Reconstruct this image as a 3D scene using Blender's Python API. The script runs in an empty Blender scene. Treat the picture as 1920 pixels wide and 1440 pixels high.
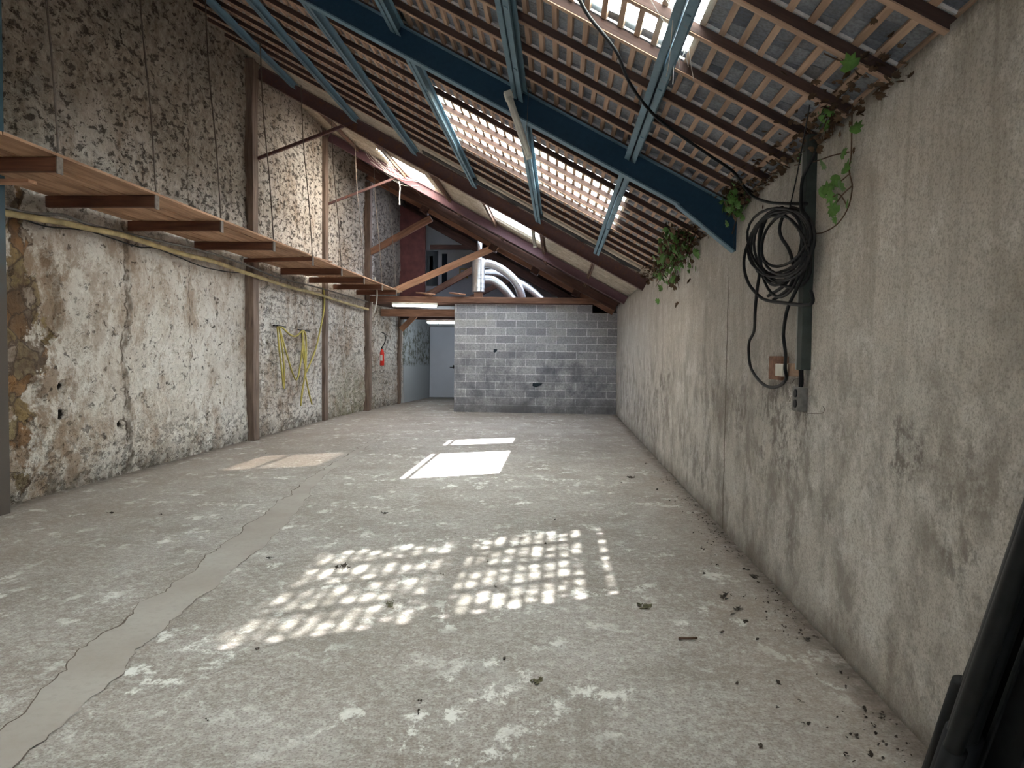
import bpy, math, random
import numpy as np
from mathutils import Vector, Matrix, noise
C = bpy.context.scene.collection
SC = bpy.context.scene
R = random.Random(7)

# ------------------------------------------------------------------ camera
F_PX, EYE = 1330.0, Vector((0, 0, 1.52))
def cam_axes(vp=(1050, 665), roll=0.015):
    d = Vector(((vp[0]-960)/F_PX, -(vp[1]-720)/F_PX, -1)).normalized()
    u = Vector((math.sin(roll), math.cos(roll), 0)); u = (u - d*u.dot(d)).normalized()
    return Matrix((d.cross(u), d, u)).transposed()       # world -> camera
W2C = cam_axes()
cam_data = bpy.data.cameras.new('camera'); cam = bpy.data.objects.new('camera', cam_data)
C.objects.link(cam); SC.camera = cam
cam_data.sensor_width = 36; cam_data.lens = 36*F_PX/1920; cam_data.clip_start = 0.02
cam.matrix_world = Matrix.Translation(EYE) @ W2C.transposed().to_4x4()

# ------------------------------------------------------------------ sky, sun, exposure
SC.view_settings.view_transform = 'Standard'; SC.view_settings.look = 'None'
SC.view_settings.gamma = 1; SC.view_settings.use_curve_mapping = False
SC.view_settings.exposure = 1.42
SC.cycles.diffuse_bounces = 7; SC.cycles.max_bounces = 16; SC.cycles.transparent_max_bounces = 12
SC.cycles.sample_clamp_indirect = 12
world = bpy.data.worlds.new('sky'); SC.world = world; world.use_nodes = True
wb = world.node_tree.nodes['Background']
wb.inputs[0].default_value = (0.78, 0.90, 1.0, 1); wb.inputs[1].default_value = 5.0
sun_d = bpy.data.lights.new('sun', 'SUN'); sun = bpy.data.objects.new('sun', sun_d); C.objects.link(sun)
sun_d.energy = 40; sun_d.angle = math.radians(0.6); sun_d.color = (1, 0.985, 0.965)
sun.rotation_euler = Vector((-0.095, -0.98, -1)).to_track_quat('-Z', 'Y').to_euler()

# ------------------------------------------------------------------ geometry constants
XR, XL = 1.45, -5.28                                 # inner faces of the side walls
SL = 0.541; TH = math.atan(SL)
DN = Vector((math.cos(TH), 0, -math.sin(TH)))        # down the slope
NR = Vector((math.sin(TH), 0, math.cos(TH)))         # out of the slope
YB, YA, YF, YC = 6.10, 11.85, 15.5, 18.2             # roof frames
def P(x): return 2.77 + SL*(1.45 - x)                # underside of the rafters
def wall_x(y):                                       # the left wall bends in slightly at the back
    return XL if y < 15.6 else XL + (y-15.6)*0.09
def px_ray(px, py): return W2C.transposed() @ Vector(((px-960)/F_PX, -(py-720)/F_PX, -1))
def on(px, py, ax, v):                               # where a sight line meets the plane axis = v
    r = px_ray(px, py); return EYE + r*((v - EYE[ax])/r[ax])
def on_roof(px, py, off=0.0):
    r = px_ray(px, py); n = Vector((SL, 0, 1)); d = 2.77 + SL*1.45 + off
    return EYE + r*((d - n.dot(EYE))/n.dot(r))

# ------------------------------------------------------------------ materials
def mat(name):
    m = bpy.data.materials.new(name); m.use_nodes = True
    nt = m.node_tree; nt.nodes.clear()
    out = nt.nodes.new('ShaderNodeOutputMaterial'); b = nt.nodes.new('ShaderNodeBsdfPrincipled')
    nt.links.new(b.outputs[0], out.inputs[0]); b.inputs['Specular IOR Level'].default_value = 0.25
    return m, nt, b
class NB:
    """small node-building helper"""
    def __init__(s, nt):
        s.nt = nt; s.tc = nt.nodes.new('ShaderNodeTexCoord'); s.o = s.tc.outputs['Object']
    def link(s, a, b): s.nt.links.new(a, b)
    def val(s, x, sock):
        if isinstance(x, (int, float)): sock.default_value = x
        elif isinstance(x, tuple): sock.default_value = x if len(x) == len(sock.default_value) else tuple(x)+(1,)
        else: s.link(x, sock)
    def map(s, scale=(1,1,1), loc=(0,0,0), vec=None, rot=(0,0,0)):
        n = s.nt.nodes.new('ShaderNodeMapping'); n.inputs['Scale'].default_value = scale
        n.inputs['Location'].default_value = loc; n.inputs['Rotation'].default_value = rot
        s.link(vec or s.o, n.inputs[0]); return n.outputs[0]
    def noise(s, sc=5, det=6, rough=0.6, vec=None, dist=0):
        n = s.nt.nodes.new('ShaderNodeTexNoise'); n.inputs['Scale'].default_value = sc
        n.inputs['Detail'].default_value = det; n.inputs['Roughness'].default_value = rough
        n.inputs['Distortion'].default_value = dist
        s.link(vec or s.o, n.inputs['Vector']); return n.outputs[0]
    def voro(s, sc=5, vec=None, feat='F1', out=0, rnd=1.0):
        n = s.nt.nodes.new('ShaderNodeTexVoronoi'); n.feature = feat
        n.inputs['Scale'].default_value = sc; n.inputs['Randomness'].default_value = rnd
        s.link(vec or s.o, n.inputs['Vector']); return n.outputs[out]
    def ramp(s, f, stops, interp='LINEAR'):
        n = s.nt.nodes.new('ShaderNodeValToRGB'); n.color_ramp.interpolation = interp
        e = n.color_ramp.elements
        while len(e) < len(stops): e.new(0.5)
        for k, (p, c) in enumerate(stops):
            e[k].position = p
            e[k].color = (c, c, c, 1) if isinstance(c, (int, float)) else tuple(c)+(1,)
        s.link(f, n.inputs[0]); return n.outputs[0]
    def mix(s, f, a, b, mode='MIX'):
        n = s.nt.nodes.new('ShaderNodeMix'); n.data_type = 'RGBA'; n.blend_type = mode
        s.val(f, n.inputs[0]); s.val(a, n.inputs[6]); s.val(b, n.inputs[7]); return n.outputs[2]
    def math(s, op, a, b=0.0, c=0.0, clamp=False):
        n = s.nt.nodes.new('ShaderNodeMath'); n.operation = op; n.use_clamp = clamp
        s.val(a, n.inputs[0]); s.val(b, n.inputs[1])
        if op in ('MULTIPLY_ADD',): s.val(c, n.inputs[2])
        return n.outputs[0]
    def xyz(s, vec=None):
        n = s.nt.nodes.new('ShaderNodeSeparateXYZ'); s.link(vec or s.o, n.inputs[0]); return n.outputs
    def rng(s, v, a, b, c=0.0, d=1.0):
        n = s.nt.nodes.new('ShaderNodeMapRange'); n.interpolation_type = 'SMOOTHSTEP'
        s.val(v, n.inputs[0]); n.inputs[1].default_value = a; n.inputs[2].default_value = b
        n.inputs[3].default_value = c; n.inputs[4].default_value = d; return n.outputs[0]
    def bump(s, h, b, st=0.5, dist=0.02):
        n = s.nt.nodes.new('ShaderNodeBump'); n.inputs['Strength'].default_value = st
        n.inputs['Distance'].default_value = dist; s.link(h, n.inputs['Height'])
        s.link(n.outputs[0], b.inputs['Normal'])
    def island(s):
        n = s.nt.nodes.new('ShaderNodeNewGeometry'); return n.outputs['Random Per Island']
    def objrand(s):
        n = s.nt.nodes.new('ShaderNodeObjectInfo'); return n.outputs['Random']

def plain(name, col, rough=0.7, metal=0.0, var=0.15, sc=8, bump=0.0):
    m, nt, b = mat(name); n = NB(nt)
    f = n.noise(sc, 5)
    lo = tuple(c*(1-var) for c in col); hi = tuple(min(1, c*(1+var)) for c in col)
    n.link(n.ramp(f, [(0.3, lo), (0.7, hi)]), b.inputs['Base Color'])
    b.inputs['Roughness'].default_value = rough; b.inputs['Metallic'].default_value = metal
    if bump: n.bump(n.noise(sc*4, 6), b, bump, 0.01)
    return m
def wood(name, dark, light, knots=True, rough=0.75, island=False):
    """grain runs along the local X axis"""
    m, nt, b = mat(name); n = NB(nt)
    sh = n.objrand()
    cmb = nt.nodes.new('ShaderNodeCombineXYZ'); n.val(n.math('MULTIPLY', sh, 40.0), cmb.inputs[0]); n.val(n.math('MULTIPLY', sh, 9.0), cmb.inputs[1])
    va = nt.nodes.new('ShaderNodeVectorMath'); n.link(n.o, va.inputs[0]); n.link(cmb.outputs[0], va.inputs[1])
    base = va.outputs[0]
    g = n.noise(14, 8, 0.65, n.map((0.12, 1.6, 1.6), vec=base), 0.4)
    g2 = n.noise(2.2, 3, 0.5, n.map((0.5, 1, 1), vec=base))
    c = n.ramp(g, [(0.3, dark), (0.68, light)])
    c = n.mix(n.ramp(g2, [(0.42, 0.0), (0.75, 0.6)]), c, tuple(x*0.55 for x in dark))
    if island:
        c = n.mix(0.55, c, n.ramp(n.island(), [(0, tuple(x*0.6 for x in dark)), (1, tuple(min(1, x*1.25) for x in light))]))
    n.link(c, b.inputs['Base Color']); b.inputs['Roughness'].default_value = rough
    n.bump(g, b, 0.35, 0.006); return m

M = {}
M['rafter'] = wood('rafter wood', (0.04, 0.024, 0.021), (0.11, 0.066, 0.055))
M['batten'] = wood('batten wood', (0.34, 0.215, 0.15), (0.62, 0.44, 0.32))
M['plank'] = wood('shelf plank', (0.27, 0.145, 0.085), (0.58, 0.37, 0.235))
M['joist'] = wood('joist wood', (0.07, 0.028, 0.018), (0.20, 0.085, 0.05))
M['post'] = wood('weathered post', (0.10, 0.07, 0.055), (0.30, 0.22, 0.175))
M['timber'] = wood('truss timber', (0.13, 0.065, 0.045), (0.33, 0.18, 0.12))
M['timber_light'] = wood('pale brace timber', (0.34, 0.17, 0.10), (0.62, 0.36, 0.23))
M['dark_timber'] = wood('dark roof timber', (0.045, 0.024, 0.02), (0.13, 0.07, 0.055))
M['black'] = plain('black rubber', (0.010, 0.011, 0.013), 0.55, 0, 0.2, 30)
M['black_metal'] = plain('black painted metal', (0.014, 0.015, 0.016), 0.45, 0.2, 0.3, 20)
M['rod'] = plain('grey iron rod', (0.16, 0.13, 0.11), 0.6, 0.3, 0.3, 20)
M['white_plastic'] = plain('aged white plastic', (0.62, 0.60, 0.54), 0.5, 0, 0.15, 6)
M['yellow_hose'] = plain('yellow hose', (0.50, 0.42, 0.12), 0.6, 0, 0.25, 10)
M['beige_pipe'] = plain('dusty beige hose', (0.42, 0.34, 0.18), 0.75, 0, 0.35, 5)
M['box_grey'] = plain('grey socket plastic', (0.17, 0.165, 0.155), 0.6, 0, 0.25, 30)
M['conduit_dark'] = plain('dark green grey steel', (0.05, 0.06, 0.055), 0.6, 0.2, 0.3, 12)
M['conduit_pale'] = plain('pale steel edge', (0.36, 0.37, 0.36), 0.6, 0.2, 0.2, 12)
M['red'] = plain('extinguisher red', (0.55, 0.03, 0.02), 0.35, 0, 0.1, 8)
M['leaf'] = plain('ivy leaf', (0.09, 0.20, 0.045), 0.5, 0, 0.5, 9)
M['dead_leaf'] = plain('dead leaf', (0.09, 0.055, 0.03), 0.8, 0, 0.5, 15)
M['stem'] = plain('ivy stem', (0.09, 0.05, 0.03), 0.8, 0, 0.3, 20)
M['debris'] = plain('dark debris', (0.045, 0.036, 0.028), 0.9, 0, 0.5, 40)
M['moss'] = plain('dry moss', (0.11, 0.10, 0.06), 0.95, 0, 0.5, 60)
M['web'] = plain('dusty cobweb', (0.72, 0.70, 0.66), 0.9)
M['silver'] = plain('silver duct foil', (0.80, 0.82, 0.83), 0.28, 0.9, 0.1, 14, 0.5)
M['door_white'] = plain('grey white door paint', (0.58, 0.60, 0.66), 0.5, 0, 0.04, 2)
M['plaster_white'] = plain('white gable plaster', (0.66, 0.67, 0.72), 0.85, 0, 0.08, 1.5)
M['dark_red'] = plain('dark red cladding', (0.10, 0.035, 0.03), 0.8, 0, 0.3, 4)
M['slit'] = plain('dark unlit glass', (0.015, 0.02, 0.03), 0.2)
M['mortar'] = plain('pale torching mortar', (0.62, 0.60, 0.58), 0.9, 0, 0.2, 20)
M['steel_gap'] = plain('dark gap', (0.02, 0.03, 0.04), 0.8)
M['yellow_frame'] = plain('yellow wood frame', (0.6, 0.42, 0.15), 0.6)

def steel(name, col, rust, amt=0.5, sc=3.0):
    m, nt, b = mat(name); n = NB(nt)
    f = n.noise(sc, 9, 0.7); g = n.noise(sc*8, 5, 0.6)
    k = n.ramp(n.math('ADD', n.math('MULTIPLY', f, 0.75), n.math('MULTIPLY', g, 0.25)), [(amt, 0.0), (amt+0.16, 1.0)])
    c = n.mix(n.ramp(g, [(0.3, 0.0), (0.8, 1.0)]), tuple(x*0.85 for x in col), tuple(min(1, x*1.12) for x in col))
    n.link(n.mix(k, c, rust), b.inputs['Base Color']); b.inputs['Roughness'].default_value = 0.6
    n.bump(g, b, 0.15, 0.004); return m
M['blue'] = steel('blue painted steel', (0.15, 0.25, 0.32), (0.20, 0.16, 0.13), 0.62, 5)
M['blue_shaded'] = steel('blue beam paint darkened as shade', (0.018, 0.055, 0.10), (0.05, 0.07, 0.10), 0.6)  # beam blue darkened to paint shade onto web and plates; flanges stay lighter
M['brown_steel'] = steel('brown painted steel', (0.13, 0.075, 0.075), (0.20, 0.09, 0.045), 0.52)
M['purple_steel'] = steel('purple brown painted steel', (0.17, 0.095, 0.11), (0.12, 0.055, 0.035), 0.56)
M['rusty'] = steel('rusty purlin', (0.13, 0.08, 0.06), (0.28, 0.13, 0.06), 0.5, 6)

def mat_postpaint():
    m, nt, b = mat('blue paint above, bare brown below'); n = NB(nt); X = n.xyz()
    f = n.noise(4, 6, 0.7)
    c = n.mix(n.rng(n.math('ADD', X[2], f), 2.3, 4.0), (0.085, 0.07, 0.06), (0.06, 0.13, 0.18))
    n.link(c, b.inputs['Base Color']); b.inputs['Roughness'].default_value = 0.7; return m
M['post_paint'] = mat_postpaint()
def mat_tiles():
    m, nt, b = mat('roof tile underside'); n = NB(nt)
    i = n.island(); f = n.noise(7, 7, 0.65); g = n.noise(60, 4, 0.6)
    c = n.ramp(i, [(0, (0.15, 0.175, 0.225)), (0.4, (0.26, 0.29, 0.35)), (0.8, (0.37, 0.41, 0.475)), (1, (0.20, 0.19, 0.19))])
    c = n.mix(n.ramp(f, [(0.4, 0.0), (0.75, 0.7)]), c, (0.34, 0.355, 0.38))
    c = n.mix(n.ramp(g, [(0.35, 0.5), (0.6, 0.0)]), c, (0.10, 0.095, 0.09))
    n.link(c, b.inputs['Base Color']); b.inputs['Roughness'].default_value = 0.75
    n.bump(g, b, 0.3, 0.004); return m
M['tiles'] = mat_tiles()

def mat_glass(name, clear, col, dirt=0.0, sc=9, tiles=False):
    """dusty glass: part of the light passes straight, the rest is scattered"""
    m = bpy.data.materials.new(name); m.use_nodes = True; nt = m.node_tree; nt.nodes.clear()
    out = nt.nodes.new('ShaderNodeOutputMaterial'); n = NB(nt)
    tr = nt.nodes.new('ShaderNodeBsdfTransparent'); tr.inputs[0].default_value = tuple(col)+(1,)
    tl = nt.nodes.new('ShaderNodeBsdfTranslucent'); tl.inputs[0].default_value = tuple(col)+(1,)
    mx = nt.nodes.new('ShaderNodeMixShader')
    f = n.noise(sc, 5, 0.6)
    lo = max(0, clear - dirt)
    k = n.ramp(f, [(0.35, lo), (0.65, min(1, clear + dirt))])
    if tiles: k = n.math('MULTIPLY', n.ramp(n.noise(9, 3, 0.5), [(0.44, 0.01), (0.6, 0.23)]), 1.0)
    if tiles: k = n.math('MULTIPLY', k, n.ramp(n.island(), [(0.0, 0.1), (0.35, 0.5), (0.9, 1.4)]), clamp=True)
    n.link(k, mx.inputs[0])
    n.link(tl.outputs[0], mx.inputs[1]); n.link(tr.outputs[0], mx.inputs[2]); n.link(mx.outputs[0], out.inputs[0])
    return m
M['glass_tile'] = mat_glass('dusty glass tile', 0.28, (0.86, 0.90, 0.84), 0.14, 5, True)
M['skylight'] = mat_glass('rooflight sheet', 0.75, (0.92, 0.94, 0.95), 0.1)
M['skylight_yellow'] = mat_glass('yellowed rooflight sheet', 0.035, (0.92, 0.80, 0.66), 0.02)
M['added_loft_light'] = mat_glass('added milky loft light sheet', 0.0, (0.16, 0.17, 0.20), 0.0)

def mat_emit(name, col, st):
    m = bpy.data.materials.new(name); m.use_nodes = True; nt = m.node_tree; nt.nodes.clear()
    out = nt.nodes.new('ShaderNodeOutputMaterial'); e = nt.nodes.new('ShaderNodeEmission')
    e.inputs[0].default_value = tuple(col)+(1,); e.inputs[1].default_value = st
    nt.links.new(e.outputs[0], out.inputs[0]); return m
M['tube_on'] = mat_emit('lit fluorescent tube', (1.0, 0.97, 0.85), 14)
M['tube_on_cool'] = mat_emit('lit cool fluorescent tube', (0.8, 0.92, 1.0), 40)

def mat_floor():
    m, nt, b = mat('old concrete floor'); n = NB(nt)
    f1 = n.noise(0.45, 8, 0.62); f2 = n.noise(2.3, 9, 0.7); f3 = n.noise(22, 6, 0.7); f4 = n.noise(1.1, 6, 0.65, n.map((1, 1, 1), (7, 3, 0)))
    c = n.ramp(f1, [(0.3, (0.245, 0.205, 0.182)), (0.5, (0.295, 0.26, 0.238)), (0.7, (0.35, 0.325, 0.31))])
    c = n.mix(n.ramp(f2, [(0.36, 0.65), (0.55, 0.0)]), c, (0.21, 0.185, 0.16))
    c = n.mix(n.ramp(f3, [(0.46, 0.0), (0.68, 0.75)]), c, (0.52, 0.49, 0.46))
    c = n.mix(n.ramp(f3, [(0.25, 0.75), (0.42, 0.0)]), c, (0.17, 0.14, 0.12))
    pt = n.noise(1.3, 9, 0.78, n.map((1, 1, 1), (11, 4, 0)), 0.5)
    c = n.mix(n.ramp(pt, [(0.50, 0.0), (0.60, 0.5)]), c, (0.20, 0.17, 0.145))
    c = n.mix(n.ramp(pt, [(0.36, 0.4), (0.47, 0.0)]), c, (0.46, 0.44, 0.42))
    f5 = n.noise(85, 4, 0.65)
    c = n.mix(n.ramp(f5, [(0.36, 0.65), (0.49, 0.0)]), c, (0.13, 0.11, 0.095))
    c = n.mix(n.ramp(f5, [(0.55, 0.0), (0.68, 0.5)]), c, (0.50, 0.48, 0.45))
    # chalky white scuffs
    w = n.noise(5.5, 10, 0.78, n.map((1, 0.7, 1), (3, 9, 0)))
    wl = n.math('MULTIPLY', n.ramp(w, [(0.54, 0.0), (0.59, 1.0)]), n.ramp(f4, [(0.44, 0.0), (0.58, 1.0)]))
    c = n.mix(n.math('MULTIPLY', wl, 0.8), c, (0.72, 0.71, 0.68))
    # reddish earth dust towards the walls
    X = n.xyz()
    e = n.math('MAXIMUM', n.rng(X[0], 0.55, 1.35), n.rng(X[0], -2.6, -4.8))
    e = n.math('MULTIPLY', e, n.ramp(n.noise(3, 6, 0.7), [(0.35, 0.2), (0.65, 0.9)]))
    c = n.mix(n.math('MULTIPLY', e, 0.55), c, (0.28, 0.225, 0.185))
    e2 = n.math('MAXIMUM', n.rng(X[0], 1.25, 1.45), n.rng(X[0], -5.0, -5.3))
    c = n.mix(n.math('MULTIPLY', e2, n.ramp(n.noise(9, 6, 0.7), [(0.35, 0.3), (0.6, 0.95)])), c, (0.10, 0.08, 0.065))
    # hairline cracks
    v = n.voro(0.55, n.mix(0.22, n.o, n.noise(2.5, 5, 0.6)), 'DISTANCE_TO_EDGE')
    ck = n.math('MULTIPLY', n.ramp(v, [(0.0, 1.0), (0.0035, 0.0)]), n.ramp(n.noise(0.8, 3), [(0.5, 0.0), (0.6, 1.0)]))
    c = n.mix(n.math('MULTIPLY', ck, 0.4), c, (0.10, 0.08, 0.07))
    # small dark droppings and grit
    sp = n.math('MULTIPLY', n.ramp(n.voro(6.5), [(0.05, 1.0), (0.09, 0.0)]), n.ramp(n.noise(1.7, 3), [(0.52, 0.0), (0.6, 1.0)]))
    c = n.mix(n.math('MULTIPLY', sp, 0.8), c, (0.07, 0.055, 0.045))
    n.link(c, b.inputs['Base Color'])
    n.link(n.ramp(f2, [(0.3, 0.62), (0.7, 0.88)]), b.inputs['Roughness'])
    h = n.math('ADD', n.math('MULTIPLY', f3, 0.35), n.math('MULTIPLY', f2, 1.0))
    n.bump(h, b, 0.5, 0.014); return m
M['floor'] = mat_floor()
def mat_repair():
    m, nt, b = mat('smooth repair screed'); n = NB(nt)
    f = n.noise(1.7, 8, 0.6); f3 = n.noise(25, 5, 0.65)
    c = n.ramp(f, [(0.3, (0.29, 0.25, 0.225)), (0.7, (0.37, 0.34, 0.315))])
    c = n.mix(n.ramp(f3, [(0.3, 0.5), (0.5, 0.0)]), c, (0.27, 0.24, 0.21))
    n.link(c, b.inputs['Base Color']); b.inputs['Roughness'].default_value = 0.8
    n.bump(f3, b, 0.2, 0.006); return m
M['repair'] = mat_repair()
M['crack'] = plain('dark crack grit', (0.11, 0.085, 0.07), 0.95, 0, 0.4, 30)  # plain dark colour of the floor crack lines

def mat_right():
    m, nt, b = mat('right wall cement render'); n = NB(nt); X = n.xyz()
    f1 = n.noise(0.7, 8, 0.6); f2 = n.noise(4.0, 9, 0.72); f3 = n.noise(45, 5, 0.7)
    c = n.ramp(f1, [(0.3, (0.47, 0.445, 0.40)), (0.55, (0.60, 0.575, 0.535)), (0.75, (0.70, 0.685, 0.66))])
    # vertical runs of water
    st = n.noise(3.0, 7, 0.7, n.map((1, 3.2, 0.22)))
    c = n.mix(n.math('MULTIPLY', n.ramp(st, [(0.5, 0.0), (0.72, 0.7)]), n.rng(X[2], 0.6, 2.6, 0.35, 0.9)), c, (0.26, 0.23, 0.19))
    # black damp blotches in a band at breast height, in clumps
    blot = n.noise(6.5, 11, 0.82, n.map((1, 1, 0.75), (2, 5, 1)))
    region = n.noise(0.85, 4, 0.5, n.map((1, 1, 1.4), (4, 0.5, 3)))
    band = n.math('MULTIPLY', n.rng(X[2], 1.75, 1.15), n.rng(X[2], 0.05, 0.5, 0.55, 1.0))
    k = n.math('MULTIPLY', n.math('MULTIPLY', n.ramp(blot, [(0.50, 0.0), (0.57, 1.0)]), n.ramp(region, [(0.43, 0.0), (0.55, 1.0)])), band)
    c = n.mix(n.math('MULTIPLY', k, 0.85), c, (0.115, 0.10, 0.09))
    mid = n.noise(2.2, 7, 0.7, n.map((1, 1, 0.8), (9, 2, 7)))
    c = n.mix(n.math('MULTIPLY', n.ramp(mid, [(0.46, 0.0), (0.60, 0.8)]), n.rng(X[2], 2.1, 1.0, 0.2, 1.0)), c, (0.24, 0.215, 0.19))
    c = n.mix(n.ramp(f2, [(0.52, 0.0), (0.64, 0.65)]), c, (0.74, 0.725, 0.70))
    # dark foot of the wall and moss below the eaves at the back
    ft = n.math('MULTIPLY', n.rng(X[2], 0.22, 0.0), n.ramp(f2, [(0.35, 0.2), (0.6, 1.0)]))
    c = n.mix(n.math('MULTIPLY', ft, 0.75), c, (0.12, 0.10, 0.08))
    hd = n.math('MULTIPLY', n.rng(X[2], 2.45, 2.8), n.ramp(n.noise(5, 8, 0.75, n.map((1, 1, 0.35))), [(0.45, 0.0), (0.62, 1.0)]))
    c = n.mix(n.math('MULTIPLY', hd, 0.6), c, (0.13, 0.12, 0.08))
    sp = n.ramp(n.voro(9), [(0.03, 1.0), (0.06, 0.0)])
    sp = n.math('MULTIPLY', sp, n.ramp(n.noise(2, 3), [(0.55, 0.0), (0.6, 1.0)]))
    c = n.mix(n.math('MULTIPLY', sp, 0.8), c, (0.08, 0.06, 0.05))
    c = n.mix(n.ramp(f3, [(0.36, 0.45), (0.50, 0.0)]), c, (0.27, 0.245, 0.215))
    c = n.mix(n.ramp(n.noise(14, 9, 0.8, n.map((1, 1, 0.7))), [(0.36, 0.55), (0.46, 0.0)]), c, (0.29, 0.26, 0.225))
    c = n.mix(n.ramp(n.noise(110, 3, 0.6), [(0.36, 0.45), (0.5, 0.0)]), c, (0.18, 0.16, 0.14))
    ck = n.rng(n.math('ABSOLUTE', n.math('SUBTRACT', n.math('ADD', X[1], n.math('MULTIPLY', n.noise(4, 4, 0.6, n.map((0, 0, 1))), 0.06)), 6.35)), 0.016, 0.006)
    c = n.mix(n.math('MULTIPLY', ck, n.rng(X[2], 2.4, 2.0, 0.0, 0.8)), c, (0.12, 0.10, 0.08))
    n.link(c, b.inputs['Base Color']); b.inputs['Roughness'].default_value = 0.85
    n.bump(n.math('ADD', n.math('MULTIPLY', f3, 0.25), f2), b, 0.35, 0.012); return m
M['wall_right'] = mat_right()

def mat_left():
    m, nt, b = mat('left wall flaking limewash over rubble'); n = NB(nt); X = n.xyz()
    f1 = n.noise(0.8, 7, 0.6); f2 = n.noise(5, 9, 0.72); f3 = n.noise(30, 6, 0.7)
    c = n.ramp(f1, [(0.3, (0.50, 0.44, 0.38)), (0.5, (0.66, 0.61, 0.55)), (0.72, (0.78, 0.75, 0.71))])
    c = n.mix(n.ramp(f2, [(0.5, 0.0), (0.66, 0.8)]), c, (0.78, 0.75, 0.70))
    # brown seep stains
    s1 = n.noise(1.5, 9, 0.75, n.map((1, 1, 0.6), (3, 1, 2)))
    c = n.mix(n.ramp(s1, [(0.50, 0.0), (0.62, 0.75)]), c, (0.33, 0.23, 0.155))
    c = n.mix(n.math('MULTIPLY', n.rng(X[1], 18.5, 18.9), n.rng(X[2], 2.7, 3.1)), c, (0.10, 0.085, 0.075))  # back stretch above loft level coloured flat dark
    nb = n.math('MULTIPLY', n.rng(X[1], 9.2, 6.6), n.rng(X[2], 3.0, 2.4))
    s2 = n.noise(2.6, 10, 0.8, n.map((1, 1, 0.8), (8, 2, 4)))
    c = n.mix(n.math('MULTIPLY', nb, n.ramp(s2, [(0.46, 0.0), (0.55, 0.9)])), c, (0.27, 0.18, 0.115))
    s3 = n.noise(4.2, 10, 0.82, n.map((1, 1, 0.9), (1, 6, 9)))
    c = n.mix(n.math('MULTIPLY', n.ramp(s3, [(0.54, 0.0), (0.61, 0.75)]), n.rng(X[2], 3.2, 2.8, 0.5, 1.0)), c, (0.30, 0.23, 0.165))
    c = n.mix(n.ramp(n.noise(16, 7, 0.8), [(0.37, 0.75), (0.44, 0.0)]), c, (0.22, 0.175, 0.13))
    for hy, hz, hr in ((7.22, 1.12, 0.05), (7.2, 0.82, 0.055), (8.2, 0.62, 0.04), (8.55, 3.42, 0.07), (9.1, 3.40, 0.05)):
        dd = n.math('SQRT', n.math('ADD', n.math('POWER', n.math('SUBTRACT', X[1], hy), 2.0), n.math('POWER', n.math('SUBTRACT', X[2], hz), 2.0)))
        c = n.mix(n.rng(n.math('ADD', dd, n.math('MULTIPLY', n.math('SUBTRACT', f2, 0.5), 0.08)), hr*1.1, hr*0.7), c, (0.02, 0.015, 0.012))
    # upper part: bare dirty rubble face
    lo = n.math('ADD', X[2], n.math('MULTIPLY', n.math('SUBTRACT', n.noise(0.55, 6, 0.6), 0.5), 3.4))
    up = n.math('MULTIPLY', n.rng(lo, 3.55, 4.25), n.rng(X[1], 13.5, 11.0))
    uc = n.ramp(n.noise(9, 8, 0.75), [(0.3, (0.09, 0.075, 0.055)), (0.45, (0.26, 0.22, 0.17)), (0.62, (0.50, 0.45, 0.38))])
    c = n.mix(n.math('MULTIPLY', up, 0.88), c, uc)
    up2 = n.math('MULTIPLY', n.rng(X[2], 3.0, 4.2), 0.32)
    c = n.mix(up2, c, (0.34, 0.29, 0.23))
    # pits: small dark crescent holes, denser high up
    wv = n.mix(0.12, n.o, n.noise(7, 4, 0.6))
    pit = n.ramp(n.noise(9, 6, 0.68, n.map((1, 0.8, 1.25), vec=wv)), [(0.36, 1.0), (0.40, 0.0)])
    pitb = n.ramp(n.noise(11, 7, 0.72, n.map((1, 0.7, 1.4), (5, 5, 5), wv)), [(0.42, 1.0), (0.455, 0.0)])
    dens = n.math('MAXIMUM', n.rng(X[2], 2.6, 3.4), n.rng(X[1], 11.0, 12.5, 0.0, 0.45))
    dens = n.math('MAXIMUM', dens, n.rng(X[2], 0.8, 0.2, 0.0, 0.6))
    pits = n.math('MAXIMUM', n.math('MULTIPLY', pit, n.ramp(f1, [(0.4, 0.4), (0.6, 1.0)])), n.math('MULTIPLY', pitb, dens))
    c = n.mix(n.math('MULTIPLY', pits, 0.85), c, (0.055, 0.042, 0.033))
    # mortar courses further back
    crs = n.nt.nodes.new('ShaderNodeTexWave'); crs.wave_type = 'BANDS'; crs.bands_direction = 'Z'
    crs.inputs['Scale'].default_value = 1.9; crs.inputs['Distortion'].default_value = 7; crs.inputs['Detail'].default_value = 5; crs.inputs['Detail Scale'].default_value = 2.2
    n.link(n.map((1, 0.6, 1)), crs.inputs['Vector'])
    cr = n.math('MULTIPLY', n.ramp(crs.outputs[1], [(0.0, 1.0), (0.10, 0.0)]), n.math('MULTIPLY', n.rng(X[1], 11.6, 12.2), n.ramp(n.noise(2.6, 4), [(0.45, 0.0), (0.55, 0.9)])))
    c = n.mix(n.math('MULTIPLY', cr, 0.75), c, (0.10, 0.085, 0.065))
    # the fallen plaster near the first post: brown and ochre stones
    ym = n.math('ABSOLUTE', n.math('SUBTRACT', X[1], 6.6))
    body = n.math('SUBTRACT', n.math('SUBTRACT', 0.46, ym), n.math('MULTIPLY', n.math('ABSOLUTE', n.math('SUBTRACT', X[2], 1.75)), 0.30))
    edge = n.math('MULTIPLY', n.math('SUBTRACT', n.noise(3.2, 7, 0.65, n.map((1, 1, 1), (0, 2.2, 5))), 0.5), 1.5)
    pk = n.rng(n.math('ADD', body, edge), 0.02, 0.07)
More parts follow.
